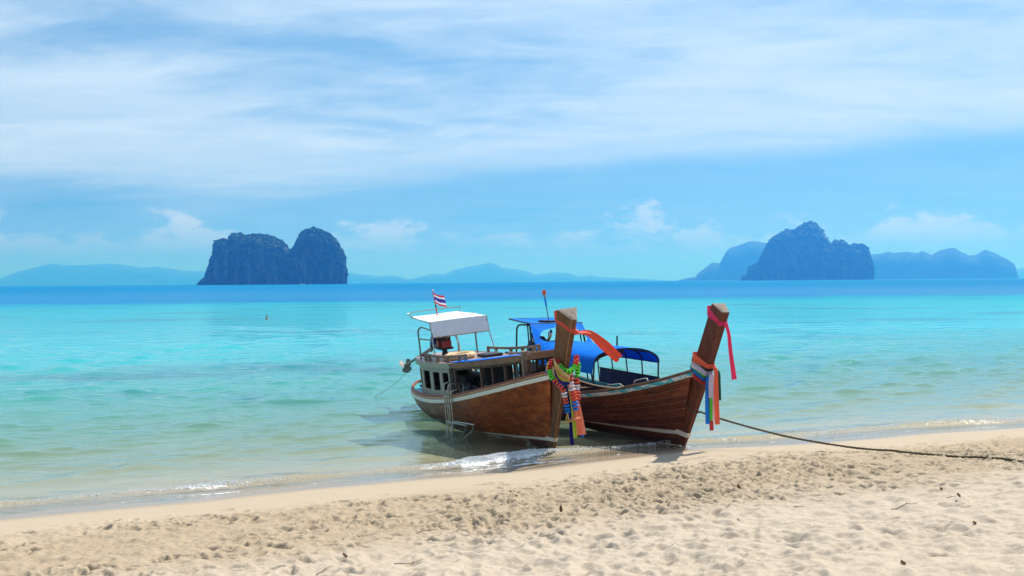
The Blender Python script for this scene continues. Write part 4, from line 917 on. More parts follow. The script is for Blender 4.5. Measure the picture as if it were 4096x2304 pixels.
# rolled cloth lashed under the front of the canopy
mk = MB(); rg = random.Random(6); cpath = [(HOOPS[0]-0.12+rg.uniform(-0.02, 0.02), y, 1.60+0.33*math.sqrt(max(0, 1-(y/0.86)**2)) - 0.05 + rg.uniform(-0.015, 0.015)) for y in np.linspace(-0.80, -0.02, 12)]
mk.tube(catmull(cpath, 4), 0.050, 8, flat=0.8); mk.build('rolled_cloth', M['dark_wood'], boat2, True)
mk = MB(); mk.tube([(-3.9, 0.25, 1.93), (-3.9, 0.25, 2.22)], 0.022, 8); mk.build('lamp_post', M['dark_steel'], boat2)
# stern awning on slanted poles
A2 = dict(bl=B2.un(508, 318.6, 1, -0.66), fl=B2.un(525, 325.5, 1, -0.70)); zA = 2.50
A2 = dict(bl=np.array((-9.35, -0.66, 2.50)), fl=np.array((-7.35, -0.76, 2.42)), br=np.array((-9.35, 0.66, 2.50)), fr=np.array((-7.35, 0.80, 2.42)))
mk = MB()
for a, b_ in (('bl', 'fl'), ('fl', 'fr'), ('fr', 'br'), ('br', 'bl')): mk.tube([A2[a], A2[b_]], 0.024, 8)
for sgn in (-1, 1):
    mk.tube([(-7.35, sgn*0.78, 2.42), (-6.75, sgn*0.86, H2.g(-6.8)+0.05)], 0.026, 8)
    mk.tube([(-7.55, sgn*0.77, 2.43), (-7.05, sgn*0.85, H2.g(-7.1)+0.05)], 0.020, 8)
    mk.tube(catmull([(-8.45, sgn*0.78, H2.g(-8.4)), (-8.45, sgn*0.76, 2.1), (-8.40, sgn*0.75, 2.30), (-8.2, sgn*0.74, 2.37), (-7.5, sgn*0.74, 2.38)], 6), 0.026, 8)
mk.build('awning_frame', M['dark_steel'], boat2, True)
P = np.zeros((20, 16, 3))
for i, a in enumerate(np.linspace(0, 1, 20)):
    for j, b_ in enumerate(np.linspace(0.02, 0.98, 16)):
        P[i, j] = (A2['fl']*(1-b_)+A2['fr']*b_)*(1-a)+(A2['bl']*(1-b_)+A2['br']*b_)*a + np.array((0, 0, 0.012-0.05*math.sin(math.pi*a)*math.sin(math.pi*b_)+0.008*math.sin(13*b_+7*a)))
mk = MB(); mk.slab(P, 0.005); mk.build('awning', M['blue_tarp'], boat2, True)
# front tarp wall with a big oval opening, sloping from the awning to the canopy
def wallp(sy, q): # sy -1..1 across, q 0 top .. 1 bottom
    top = np.array((-7.33, 0.78*sy, 2.42)); bot = np.array((-6.55, 0.88*sy, 1.72 + 0.20*(1-sy*sy))); return top*(1-q)+bot*q
ring = []; nR = 64
for k in range(nR):
    a = 2*math.pi*k/nR; ca, sa = math.cos(a), math.sin(a); m_ = max(abs(ca), abs(sa)); oy, oq = ca/m_, 0.5+0.5*sa/m_
    iy, iq = 0.84*ca + 0.05, 0.56+0.38*sa*(1+0.06*ca); ring.append([wallp(oy*(1-r_)+iy*r_, oq*(1-r_)+iq*r_) + np.array((0.02*math.sin(a*5+r_*4), 0, 0.012*math.sin(a*7)))*r_ for r_ in np.linspace(0, 1, 5)])
ring.append(ring[0]); mk = MB(); mk.slab(np.array(ring), 0.005); mk.build('tarp_wall', M['blue_tarp'], boat2, True)
mk = MB(); mk.box((-8.05, 0.05, 2.46), (0.5, 0.32, 0.06), (0, 0, 0.3), ch=0.01); mk.build('roof_hatch', M['dark_steel'], boat2)
# grab handles on the starboard gunwale
for (xa, xb) in ((-0.75, -1.25), (-1.75, -2.35)):
    ya, yb = -H2.b(xa)+0.10, -H2.b(xb)+0.10
    mk = MB(); mk.tube(catmull([(xa, ya, H2.g(xa)+0.02), (xa-0.02, ya, H2.g(xa)+0.13), (xa-0.10, ya-0.02, H2.g(xa)+0.16), (xb+0.10, yb+0.02, H2.g(xb)+0.20), (xb+0.02, yb, H2.g(xb)+0.17), (xb, yb, H2.g(xb)+0.02)], 6), 0.014, 8); mk.build('grab_handle', M['chrome'], boat2, True)

# ------------------------------------------------------------------ things on and about the boats
def engine(name, label, frame, base, prop_dir, prop_len, prop_drop, body_mat):
    e = thing(name, label, 'engine', base, frame, 'long tail engines at the sterns')
    b0 = np.array(base); P_ = lambda *a: b0 + np.array(a)*np.array((1.0, 1.0, 1.0))
    mk = MB(); mk.tube([P_(0, 0, -0.01), P_(0, 0, 0.16)], [0.09, 0.05], 10); mk.box(P_(0, 0, 0.18), (0.46, 0.30, 0.05), ch=0.008); mk.build('mount', M['dark_steel'], e)
    mk = MB(); mk.box(P_(0.06, 0, 0.28), (0.34, 0.24, 0.18), ch=0.03); mk.lathe([(0.05, 0), (0.10, 0.01), (0.10, 0.05), (0.04, 0.06)], P_(0.06, -0.13, 0.30), (0, -1, 0), 16); mk.build('crankcase', body_mat, e, False)
    mk = MB(); mk.box(P_(-0.02, 0, 0.44), (0.42, 0.24, 0.18), ch=0.02); mk.box(P_(0.0, 0, 0.56), (0.36, 0.13, 0.07), ch=0.02)
    for k in range(4): mk.tube([P_(-0.15+0.1*k, 0.0, 0.58), P_(-0.15+0.1*k, 0.0, 0.63)], 0.03, 8)
    mk.build('cylinder_head', M['engine_dark'], e)
    mk = MB(); mk.lathe([(0.02, 0), (0.075, 0.005), (0.085, 0.03), (0.085, 0.17), (0.075, 0.19), (0.02, 0.20)], P_(0.02, -0.16, 0.52), (1, -0.15, 0.2), 16); mk.lathe([(0.02, 0), (0.06, 0.005), (0.06, 0.13), (0.02, 0.14)], P_(-0.20, -0.10, 0.58), (0.2, -0.5, 0.9), 14); mk.build('air_filter', M['engine_grey'], e, True)
    mk = MB(); mk.tube(catmull([P_(0.10, 0.10, 0.48), P_(0.22, 0.18, 0.50), P_(0.34, 0.22, 0.42), P_(0.36, 0.24, 0.20), P_(0.30, 0.24, 0.04)], 6), 0.028, 10); mk.tube(catmull([P_(0.16, 0.10, 0.52), P_(0.26, 0.12, 0.60), P_(0.30, 0.14, 0.70), P_(0.24, 0.16, 0.76), P_(0.17, 0.15, 0.70), P_(0.20, 0.13, 0.62)], 6), 0.034, 10); mk.build('exhaust_pipe', M['chrome'], e, True)
    mk = MB(); mk.box(P_(-0.28, -0.02, 0.42), (0.07, 0.30, 0.28), (0, 0.1, 0), ch=0.01); mk.build('radiator', M['engine_dark'], e)
    mk = MB(); mk.tube(catmull([P_(-0.26, -0.1, 0.50), P_(-0.34, -0.16, 0.48), P_(-0.38, -0.20, 0.30), P_(-0.28, -0.24, 0.12)], 6), 0.030, 8); mk.tube(catmull([P_(-0.2, 0.0, 0.60), P_(-0.05, -0.15, 0.66), P_(0.12, -0.12, 0.62)], 6), 0.018, 8); mk.build('hose', M['engine_grey'], e, True)
    mk = MB(); mk.lathe([(0.015, 0), (0.06, 0.02), (0.07, 0.16), (0.05, 0.20), (0.015, 0.21)], P_(-0.22, -0.20, 0.28), (0.5, 0, 0.8), 14); mk.build('fuel_tank', M['engine_blue'], e, True)
    mk = MB(); mk.tube([P_(0.2, 0.0, 0.40), P_(0.55, 0.05, 0.52), P_(1.0, 0.1, 0.60)], [0.022, 0.020, 0.018], 8); mk.build('tiller', M['grey_steel'], e, True)
    d = np.array(prop_dir, float); d /= np.linalg.norm(d); end = b0 + np.array((0, 0, 0.30)) + d*prop_len - np.array((0, 0, prop_drop)); st = b0 + np.array((0, 0, 0.30)) + d*0.22
    mk = MB(); mk.tube([st, st*0.5+end*0.5, end], [0.045, 0.038, 0.030], 10); sh = mk.build('shaft', M['grey_steel'], e, True)
    ax = Vector(end-st).normalized(); q = ax.to_track_quat('Z', 'Y').to_matrix(); mk = MB()
    mk.lathe([(0.01, -0.06), (0.04, -0.05), (0.045, 0.05), (0.02, 0.09), (0.005, 0.10)], end, ax, 12)
    for k in range(3):
        a0 = k*2*math.pi/3 + 0.5; rows = []
        for r_, wdt in ((0.04, 0.035), (0.09, 0.085), (0.135, 0.115), (0.17, 0.095), (0.19, 0.03)):
            rows.append([tuple(Vector(end) + q @ Vector((r_*math.cos(a0+s_*wdt/r_*1.0), r_*math.sin(a0+s_*wdt/r_*1.0), s_*wdt*0.55))) for s_ in (-1, -0.5, 0, 0.5, 1)])
        mk.slab(np.array(rows), 0.008)
    mk.build('propeller', M['prop_grey'], sh, True)
    e.scale = (1.2, 1.2, 1.2)
    return e
def on_roof(x, y): return (x, y, zr(x)+0.022)
engine('long_tail_engine', 'red long tail engine with chrome exhaust under the white awning', B1.M, on_roof(-7.25, -0.12), (-1, -0.26, -0.10), 1.95, 0.40, M['engine_red'])
eb = (-8.35, 0.0, float(min(H2.g(-8.35)-0.34, 0.75))); 
mk = MB(); mk.box((-8.35, 0, 1.02), (0.7, 0.5, 0.5), ch=0.01); mk.build('engine_bed', M['dark_wood'], boat2)
engine('long_tail_engine', 'dark long tail engine under the blue stern awning', B2.M, (-8.35, -0.05, 1.27), (-0.80, -0.62, -0.10), 1.95, 0.36, M['engine_dark'])

# lifebuoy lying on the roof
o = thing('lifebuoy', 'tan lifebuoy lying on the cabin roof', 'lifebuoy', on_roof(-5.35, -0.28), B1.M); c = np.array(on_roof(-5.35, -0.28))
mk = MB(); mk.tube([c+np.array((0.33*math.cos(a), 0.33*math.sin(a), 0.085)) for a in np.linspace(0, 2*math.pi, 33)[:-1]], 0.088, 12, True, flat=0.9); ring = mk.build('ring', M['buoy_tan'], o, True)
for k in range(4):
    a = k*math.pi/2+0.5; p = c+np.array((0.33*math.cos(a), 0.33*math.sin(a), 0.085)); tdir = np.array((-math.sin(a), math.cos(a), 0)); mk = MB()
    mk.tube([p-tdir*0.04, p+tdir*0.04], 0.092, 12, flat=0.95); mk.build('band', M['cloth_beige'], ring, True)
mk = MB(); mk.tube([c+np.array((0.425*math.cos(a)*(1+0.03*math.cos(8*a)), 0.425*math.sin(a)*(1+0.03*math.cos(8*a)), 0.075)) for a in np.linspace(0, 2*math.pi, 65)[:-1]], 0.010, 6, True); mk.build('grab_line', M['rope_light'], ring, True)
b_ = on_roof(-4.55, 0.28); o = thing('seat_cushion', 'flat black seat cushion on the cabin roof beside the lifebuoy', 'cushion', b_, B1.M)
mk = MB(); mk.box((b_[0], b_[1], b_[2]+0.045), (0.62, 0.46, 0.085), (0, 0, 0.12), ch=0.03); cu = mk.build('pad', M['black_vinyl'], o, True)
mk = MB(); mk.tube([(b_[0]+sx_*0.30, b_[1]+sy_*0.22, b_[2]+0.045) for sx_, sy_ in ((-1, -1), (1, -1), (1, 1), (-1, 1))], 0.010, 6, True); mk.build('piping', M['rubber'], cu)
b_ = on_roof(-2.7, 0.42); o = thing('boat_pole', 'wooden boat pole lying along the roof inside the far toe rail', 'pole', b_, B1.M)
mk = MB(); mk.tube([(-3.9, 0.55, zr(-3.9)+0.07), (-2.6, 0.40, zr(-2.6)+0.05), (-1.6, 0.30, zr(-1.6)+0.05)], [0.028, 0.025, 0.022], 8); mk.build('shaft', M['grey_wood'], o, True)
mk = MB(); mk.tube([(-3.92, 0.553, zr(-3.9)+0.07), (-4.15, 0.58, zr(-4.1)+0.075)], [0.034, 0.030], 8); mk.build('grip', M['dark_wood'], o, True)

# jerry can and covered gear in the well of the near boat
jb = np.array((-3.05, -0.28, 0.80)); o = thing('jerry_can', 'dark plastic jerry can standing amidships in the teak boat', 'jerry can', jb, B1.M)
mk = MB(); mk.box(jb+np.array((0, 0, 0.24)), (0.24, 0.34, 0.48), ch=0.045); body = mk.build('body', M['jerry'], o, True)
mk = MB(); mk.tube(catmull([jb+np.array((0, -0.10, 0.47)), jb+np.array((0, -0.08, 0.54)), jb+np.array((0, 0.06, 0.54)), jb+np.array((0, 0.08, 0.47))], 5), 0.022, 8); mk.build('handle', M['jerry'], body, True)
mk = MB(); mk.lathe([(0.035, 0), (0.04, 0.01), (0.04, 0.05), (0.03, 0.055)], jb+np.array((0, 0.12, 0.47)), (0, 0, 1), 12); mk.build('cap', M['dark_steel'], body)
def lump(name, label, base, dims, seed, mat):
    o = thing(name, label, 'cover', base, B1.M); rg = np.random.default_rng(seed); n, m = 20, 15; rows = []
    for i in range(n):
        a = math.pi*i/(n-1); row = []
        for j in range(m):
            ph = math.pi*j/(m-1); k = 1+0.07*math.sin(5*a+3*ph+seed)+0.05*math.sin(9*ph-4*a)
            row.append((base[0]+dims[0]*math.cos(a)*math.sin(ph)*k, base[1]+dims[1]*math.cos(ph)*k, base[2]+dims[2]*math.sin(a)*math.sin(ph)**0.7*k))
        rows.append(row)
    mk = MB(); mk.grid(np.array(rows)); cv = mk.build('cover', mat, o, True)
    mk = MB(); mk.tube([np.array(base)+np.array((dims[0]*1.03*math.cos(a), 0.0, dims[2]*1.06*math.sin(a))) for a in np.linspace(0.1, math.pi-0.1, 14)], 0.012, 6); mk.build('lashing', M['rope_dark'], cv, True)
lump('gear_cover', 'black cover bundled over gear just forward of the grey cabin', (-3.95, -0.35, 0.72), (0.42, 0.45, 0.58), 2, M['black_vinyl'])
lump('gear_cover', 'larger low black cover bundle inside the teak boat beside the jerry can', (-3.25, -0.62, 0.70), (0.55, 0.30, 0.50), 5, M['black_vinyl'])

# boarding ladder hooked over the starboard gunwale of the near boat
lx = -4.10; gl = float(H1.g(lx)); yl = -float(H1.b(lx))-0.10
o = thing('boarding_ladder', 'stainless steel tube ladder hooked over the side of the teak boat', 'ladder', (lx, yl, gl-0.9), B1.M)
def L(x, y, z): return (lx+x, yl+y, gl+z)
for sgn in (0, 1):
    xx = 0.36*sgn
    mk = MB(); mk.tube(catmull([L(xx, 0.42, 0.02), L(xx, 0.40, 0.34), L(xx, 0.32, 0.40), L(xx, 0.10, 0.42), L(xx, 0.02, 0.36), L(xx, 0.0, 0.0), L(xx, -0.02, -0.60), L(xx+0.03, -0.04, -0.72), L(xx+0.10, -0.06, -0.80)], 6), 0.020, 8); mk.build('rail', M['steel'], o, True)
    mk = MB(); mk.tube(catmull([L(xx+0.10, 0.33, 0.05), L(xx+0.10, 0.30, 0.24), L(xx+0.10, 0.20, 0.28), L(xx+0.10, 0.06, 0.24), L(xx+0.10, 0.03, 0.10), L(xx+0.10, 0.01, -0.5), L(xx+0.10, -0.06, -0.80), L(xx+0.08, -0.08, -1.32)], 6), 0.018, 8); mk.build('inner_rail', M['steel'], o, True)
    U = lambda px, py: B1.un(px, py, 1, yl-0.12-0.05*sgn)
    mk = MB(); mk.tube([U(447+6*sgn, 422-0.6*sgn), U(466+7.5*sgn, 425.5-0.8*sgn)], 0.017, 8); mk.tube([U(466+7.5*sgn, 425.5-0.8*sgn), U(465.2+7.4*sgn, 431), U(458.5+2.8*sgn, 438.7+2.0*sgn)], 0.018, 8); mk.build('folding_leg', M['steel'], o, True)
for z in (0.12, -0.12, -0.50, -0.92):
    mk = MB(); mk.box(L(0.24, 0.0 if z > -0.7 else -0.07, z), (0.40, 0.05, 0.028), ch=0.008); mk.build('rung', M['steel'], o)

# national flag on the awning of the near boat
fb_ = np.array((AX1+0.25, 0.02, ZB+0.02)); o = thing('flag', 'small red white and blue striped flag on a pole at the awning', 'flag', fb_, B1.M)
tp = fb_+np.array((-0.05, -0.04, 0.66)); mk = MB(); mk.tube([fb_-np.array((0, 0, 0.05)), fb_*0.5+tp*0.5, tp], [0.018, 0.016, 0.014], 8); pole = mk.build('pole', M['cloth_red'], o, True)
mk = MB(); mk.tube([fb_*0.72+tp*0.28, fb_*0.62+tp*0.38], 0.022, 8); mk.build('ribbon_wrap', M['cloth_dkgreen'], pole, True)
mk = MB(); mk.lathe([(0.008, -0.02), (0.018, 0.0), (0.020, 0.03), (0.006, 0.06)], tp, (0, 0, 1), 10); mk.build('finial', M['cloth_white'], pole, True)
rows = []; mi = []
for i, q in enumerate(np.linspace(0, 1, 13)):
    hp = fb_*(0.38*(1-q)+0.10*q*0)+0; p0 = fb_+(tp-fb_)*(0.92-0.44*q); row = []
    for j, a in enumerate(np.linspace(0, 1, 15)):
        row.append(p0 + np.array((0.14*a + 0.05*math.sin(a*5+q*1.5), 0.29*a, -0.16*a*a - 0.10*a*q*0.4 - 0.05*math.sin(a*4))))
    rows.append(row)
mk = MB(); Pq = np.array(rows); stripes = [0, 0, 1, 1, 2, 2, 2, 2, 1, 1, 0, 0]
for i in range(12): mk.grid(Pq[i:i+2], stripes[i])
mk.build('cloth', [M['cloth_flagred'], M['cloth_white'], M['cloth_flagblue']], o, True)
# marker stick on the blue awning
sb = np.array((-8.0, 0.06, 2.45)); o = thing('marker_stick', 'thin stick with orange tip and blue wrap on the blue awning', 'stick', sb, B2.M)
mk = MB(); mk.tube([sb, sb+np.array((-0.06, -0.12, 0.80))], 0.013, 8); st = mk.build('stick', M['dark_wood'], o, True)
mk = MB(); mk.tube([sb+np.array((-0.035, -0.066, 0.44)), sb+np.array((-0.052, -0.100, 0.68))], 0.024, 8); mk.build('wrap', M['cloth_blue'], st, True)
mk = MB(); mk.box(sb+np.array((-0.062, -0.12, 0.84)), (0.09, 0.09, 0.13), ch=0.015); mk.build('tip', M['cloth_orange'], st)
mk = MB(); mk.tube([sb+np.array((-0.055, -0.106, 0.70)), sb+np.array((-0.060, -0.114, 0.77))], [0.028, 0.040], 8); mk.build('collar', M['cloth_gold'], st)

# ---- ribbons, sashes and garlands on the stems --------------------
def ribbon(name, label, B, path, widths, mat, base, axis=(0, 1, 0), fold=0.02, cat='ribbon', group=None, twist=0.0, seed=0, extra=None):
    o = thing(name, label, cat, base, B.M, group)
    strip(o, 'tail', path, widths, mat, axis, fold, twist, seed); return o
def strip(parent, name, path, widths, mat, axis=(0, 1, 0), fold=0.02, twist=0.0, seed=0, n=6, m=9):
    P = catmull(path, n); W = np.interp(np.linspace(0, 1, len(P)), np.linspace(0, 1, len(widths)), widths); T = np.gradient(P, axis=0); T /= np.linalg.norm(T, axis=1)[:, None]
    rows = []; ax0 = np.array(axis, float)
    for i, p in enumerate(P):
        f = i/(len(P)-1); a = ax0*math.cos(twist*f)+np.cross(T[i], ax0)*math.sin(twist*f); a = a-T[i]*np.dot(a, T[i]); a /= np.linalg.norm(a)+1e-9; nn = np.cross(T[i], a)
        rows.append([p + a*W[i]*q + nn*(fold*min(1, W[i]/0.06)*math.sin(q*7.5+seed+f*2.2) + 0.4*fold*math.sin(f*8+seed+q*2)) for q in np.linspace(-0.5, 0.5, m)])
    mk = MB(); mk.slab(np.array(rows), 0.004); return mk.build(name, mat, parent, True)
def stem_section(front, z, dpv, wbv, wfv, off):
    """closed loop round a stem: z at the front edge, following the section"""
    x = float(front(z)); tx = (float(front(z+0.05))-float(front(z-0.05)))/0.1; Lq = math.sqrt(1+tx*tx); bx, bz = x-dpv/Lq, z+dpv*tx/Lq
    return [(x+off, -wfv, z), (x+off, wfv, z), (bx, wbv+off, bz), (bx-off, wbv, bz), (bx-off, -wbv, bz), (bx, -wbv-off, bz)]
def wrap_band(parent, name, front, z_front, z_back_lift, dpv, wbv, wfv, width, mat, off=0.014, fold=0.008, seed=0):
    L0 = stem_section(front, z_front, dpv, wbv, wfv, off); pts = [np.array(p) for p in L0]
    for k in (2, 3, 4, 5): pts[k] = pts[k]+np.array((0, 0, z_back_lift))
    dense = []
    for k in range(6):
        a, b_ = pts[k], pts[(k+1) % 6]; n = 8 if k in (1, 5) else 4
        for q in range(n): dense.append(a*(1-q/n)+b_*q/n)
    dense.append(dense[0]); P = np.array(dense); rows = []
    for i, p in enumerate(P):
        f = (p[0]-P[:, 0].min())/(np.ptp(P[:, 0])+1e-6); wd_ = width*(0.45+0.55*(1-f))
        c = np.array((p[0]-P[:, 0].mean(), p[1], 0)); c /= np.linalg.norm(c)+1e-9
        rows.append([p + np.array((0.0, 0, wd_*q)) + c*fold*(1+math.sin(q*22+i*0.25+seed)) for q in np.linspace(-0.5, 0.5, 9)])
    mk = MB(); mk.slab(np.array(rows), 0.004); return mk.build(name, mat, parent, True)
# orange sash blowing from the near prow
kb = np.array((float(sx1(2.66))+0.03, 0.03, 2.66))
o = thing('prow_ribbon', 'long orange ribbon tied round the top of the teak prow and blowing sideways', 'ribbon', kb, B1.M)
wrap_band(o, 'band', sx1, 2.70, 0.10, 0.41, 0.205, 0.052, 0.20, M['cloth_coral'])
mk = MB(); mk.blob(kb+np.array((0.02, 0.03, 0)), (0.05, 0.06, 0.055), random.Random(1), 0.15, sub=2); mk.build('knot', M['cloth_coral'], o, True)
e1 = B1.un(590, 334, 0, kb[0]-0.15); e2 = B1.un(604, 345, 0, kb[0]-0.30); e3 = B1.un(619, 359, 0, kb[0]-0.50)
strip(o, 'tail', [kb+np.array((0.02, 0.05, -0.01)), e1, e2, e3], [0.05, 0.13, 0.22, 0.20], M['cloth_coral'], (0.35, 0.30, 1), 0.028, 0.25, 1, 10, 13)
# sash bundle at the gunwale of the near boat
zb = 1.62; sb0 = np.array((float(sx1(zb))+0.06, 0.02, zb))
SB = dict(front=sx1, dpv=0.42, wbv=0.18, wfv=0.05)
for k, (lab, mat, dz_, wid, tail) in enumerate((
    ('beige sash wrapped highest round the teak stem above the garlands', 'beige', 0.12, 0.20, None),
    ('yellow sash wrapped round the teak stem behind the green garland', 'yellow', 0.04, 0.24, None),
    ('lime sash with a narrow tail hanging down the teak bow', 'lime', -0.03, 0.16, (0.02, 0.09, 1.12, 0.07)),
    ('navy blue sash hanging lowest to the left on the teak bow', 'navy', -0.10, 0.12, (0.0, 0.06, 1.20, 0.08)),
    ('salmon sash with the widest hanging tail on the teak bow', 'salmon', 0.02, 0.07, (0.0, 0.16, 1.12, 0.20)),
    ('short blue sash end peeping out below the salmon tail', 'blue', -0.05, 0.08, (-0.06, 0.20, 1.12, 0.05)))):
    zf = zb+dz_; o = thing('stem_sash', lab, 'sash', (float(sx1(zf))+0.04, 0.0, zf), B1.M, 'sashes tied round the teak stem')
    wrap_band(o, 'band', sx1, zf-0.04, 0.02+0.03*(k % 3), 0.42, 0.19, 0.055, wid, M['cloth_'+mat], 0.016+0.007*k, 0.010, k)
    if k < 5:                                     # the gathered swathe sweeping from the left gunwale to the knot
        dyp = (-3.0, 0.0, 4.0, 8.5, 2.0)[k]; xo = 0.012*k
        strip(o, 'swathe', [B1.un(554.5, 361.5+dyp, 0, 0.98+xo), B1.un(556.5, 368+dyp, 0, 1.12+xo), B1.un(561.5, 374.5+dyp*0.9, 0, 1.26+xo), B1.un(569.5, 379+dyp*0.5, 0, 1.42+xo)], [0.05, (0.13, 0.15, 0.10, 0.09, 0.05)[k], (0.12, 0.13, 0.09, 0.08, 0.05)[k], 0.05], M['cloth_'+mat], (0, -0.4, 1), 0.014, 0.0, k, 8, 11)
    if tail:
        ox, oy, ln, wt = tail; x0 = float(sx1(zf))+0.06+ox; dn = B1.M.inverted().to_3x3() @ Vector((0, 0, -1)); dn = np.array(dn)
        p0 = np.array((x0, oy*0.4, zf-0.04)); p1 = p0+np.array((0.05, oy*0.5, 0))+dn*0.30; p2 = p0+np.array((0.05, oy, 0))+dn*ln*0.6; p3 = p0+np.array((0.06, oy*1.4, 0))+dn*ln
        strip(o, 'tail', [p0, p1, p2, p3], [wt*0.6, wt*0.75, wt*0.9, wt*1.1], M['cloth_'+mat], (0.25, 1, 0), 0.018, 0.1, k, 8, 11)
# flower garlands: ruffled discs threaded on a string
def disc_ring(mk, c, ax, r, th, rg):
    q = Vector(ax).normalized().to_track_quat('Z', 'Y').to_matrix(); n = 14; ph = rg.uniform(0, 6); v = []
    for ring_, (rr2, zz2) in enumerate(((0.25, -0.5), (0.85, -0.55), (1.0, 0.0), (0.85, 0.55), (0.25, 0.5))):
        for k in range(n):
            a = 2*math.pi*k/n; w2 = 1+0.20*math.cos(7*a+ph)*(rr2 > 0.5)+rg.uniform(-0.06, 0.06); v.append(tuple(Vector(c)+q @ Vector((r*rr2*w2*math.cos(a), r*rr2*w2*math.sin(a), th*(zz2+0.25*math.sin(3*a+ph))))))
    f = [(i*n+k, i*n+(k+1) % n, (i+1)*n+(k+1) % n, (i+1)*n+k) for i in range(4) for k in range(n)]; mk.add(v, f)
def garland(label, B, path, cols, r, base, tassel=None, spacing=0.062):
    o = thing('flower_garland', label, 'garland', base, B.M, 'flower garlands on the teak bow'); rg = random.Random(len(label))
    P = catmull(path, 16); d = np.concatenate([[0], np.cumsum(np.linalg.norm(np.diff(P, axis=0), axis=1))]); n = int(d[-1]/spacing)
    s_ = np.linspace(0, d[-1], n); Q = np.stack([np.interp(s_, d, P[:, k]) for k in range(3)], 1); T = np.gradient(Q, axis=0)
    bounds = np.linspace(0, n, len(cols)+1).astype(int)
    for c, a, b_ in zip(cols, bounds[:-1], bounds[1:]):
        mk = MB()
        for i in range(a, b_): disc_ring(mk, Q[i], T[i], 0.92*r*rg.uniform(0.85, 1.15), spacing*0.50, rg)
        mk.build('flower_segment', M['cloth_'+c], o, True)
    if tassel:
        e = Q[-1]; dn = np.array(B.M.inverted().to_3x3() @ Vector((0, 0, -1)))
        for k in range(3):
            dd = dn*0.20+np.array((0.03*math.cos(k*2.1), 0.05*math.sin(k*2.1), 0)); mk = MB(); mk.tube([e, e+dd*0.6, e+dd], 0.010, 6)
            for q in range(7):
                a = q*0.9; mk.blob(e+dd+np.array((0.035*math.cos(a), 0.045*math.sin(a), 0.01*(q % 2))), (0.028, 0.03, 0.016), rg, 0.2)
            mk.build('tassel', M['cloth_'+tassel[k % len(tassel)]], o, True)
    return o
g0 = lambda px, py, dx_=0.08, z_=1.6: B1.un(px, py, 0, float(sx1(z_))+dx_)
# short necklace close round the stem
garland('short red and green garland looped close round the teak stem', B1, [B1.un(556.5, 358, 0, 0.95), B1.un(558, 363, 0, 1.10), B1.un(562, 368, 0, 1.22), B1.un(567.5, 372, 0, 1.32), B1.un(573, 369, 0, 1.26), B1.un(575.5, 363, 0, 1.12), B1.un(576.5, 357, 0, 0.98)], ['red', 'red', 'green', 'green', 'green', 'green', 'red', 'red'], 0.062, (1.3, 0.0, 1.75))
garland('longest garland, lying over the left of the teak bow and ending in gold tassels', B1, [B1.un(551.5, 361, 0, 0.86), B1.un(549.8, 367, 0, 0.95), B1.un(550.5, 374, 0, 1.05), B1.un(554, 380, 0, 1.16), B1.un(559.5, 385.5, 0, 1.22), B1.un(563.5, 391, 0, 1.24), B1.un(565, 398, 0, 1.24), B1.un(566.5, 405, 0, 1.24), B1.un(567.5, 412, 0, 1.24)], ['red', 'red', 'green', 'green', 'coral', 'coral', 'white', 'coral', 'blue'], 0.062, (1.0, -0.3, 1.7), ['gold', 'beige', 'gold'])
garland('thick double garland hanging straight down the front of the teak bow with salmon tassels', B1, [g0(569.5, 373, 0.24), g0(570.5, 380, 0.27), g0(571.8, 387, 0.27), g0(573.2, 394, 0.27), g0(574.4, 401, 0.27), g0(575.6, 409, 0.27)], ['coral', 'coral', 'white', 'white', 'coral', 'coral', 'blue', 'blue'], 0.078, (1.3, 0.0, 1.6), ['salmon', 'gold', 'salmon'])
garland('garland strand on the right of the teak stem, half hidden behind the thick one', B1, [B1.un(576.5, 358, 0, 0.95), B1.un(578, 366, 0, 1.02), B1.un(577.5, 373, 0, 1.10), B1.un(577, 381, 0, 1.16), B1.un(577.6, 390, 0, 1.18), B1.un(578.4, 399, 0, 1.18)], ['red', 'green', 'green', 'coral', 'white', 'coral'], 0.058, (1.0, 0.3, 1.7))

# pink ribbon on the far prow
kb = np.array((float(sx2(2.70))+0.05, 0.04, 2.70)); o = thing('prow_ribbon', 'pink ribbon tied round the top of the red brown prow with one hanging tail', 'ribbon', kb, B2.M)
wrap_band(o, 'band', sx2, 2.72, 0.08, 0.36, 0.155, 0.088, 0.20, M['cloth_pink'])
mk = MB(); mk.blob(kb, (0.045, 0.05, 0.055), random.Random(3), 0.15, sub=2); mk.build('knot', M['cloth_pink'], o, True)
q = lambda px, py, dx_=0.12, z_=2.6: B2.un(px, py, 0, float(sx2(z_))+dx_)
strip(o, 'tail', [kb+np.array((0.03, 0.0, 0)), q(729.0, 335), q(730.5, 352), q(734.2, 379.5)], [0.07, 0.07, 0.08, 0.115], M['cloth_pink'], (0.1, 1, 0), 0.010, 0.0, 2, 8, 9)
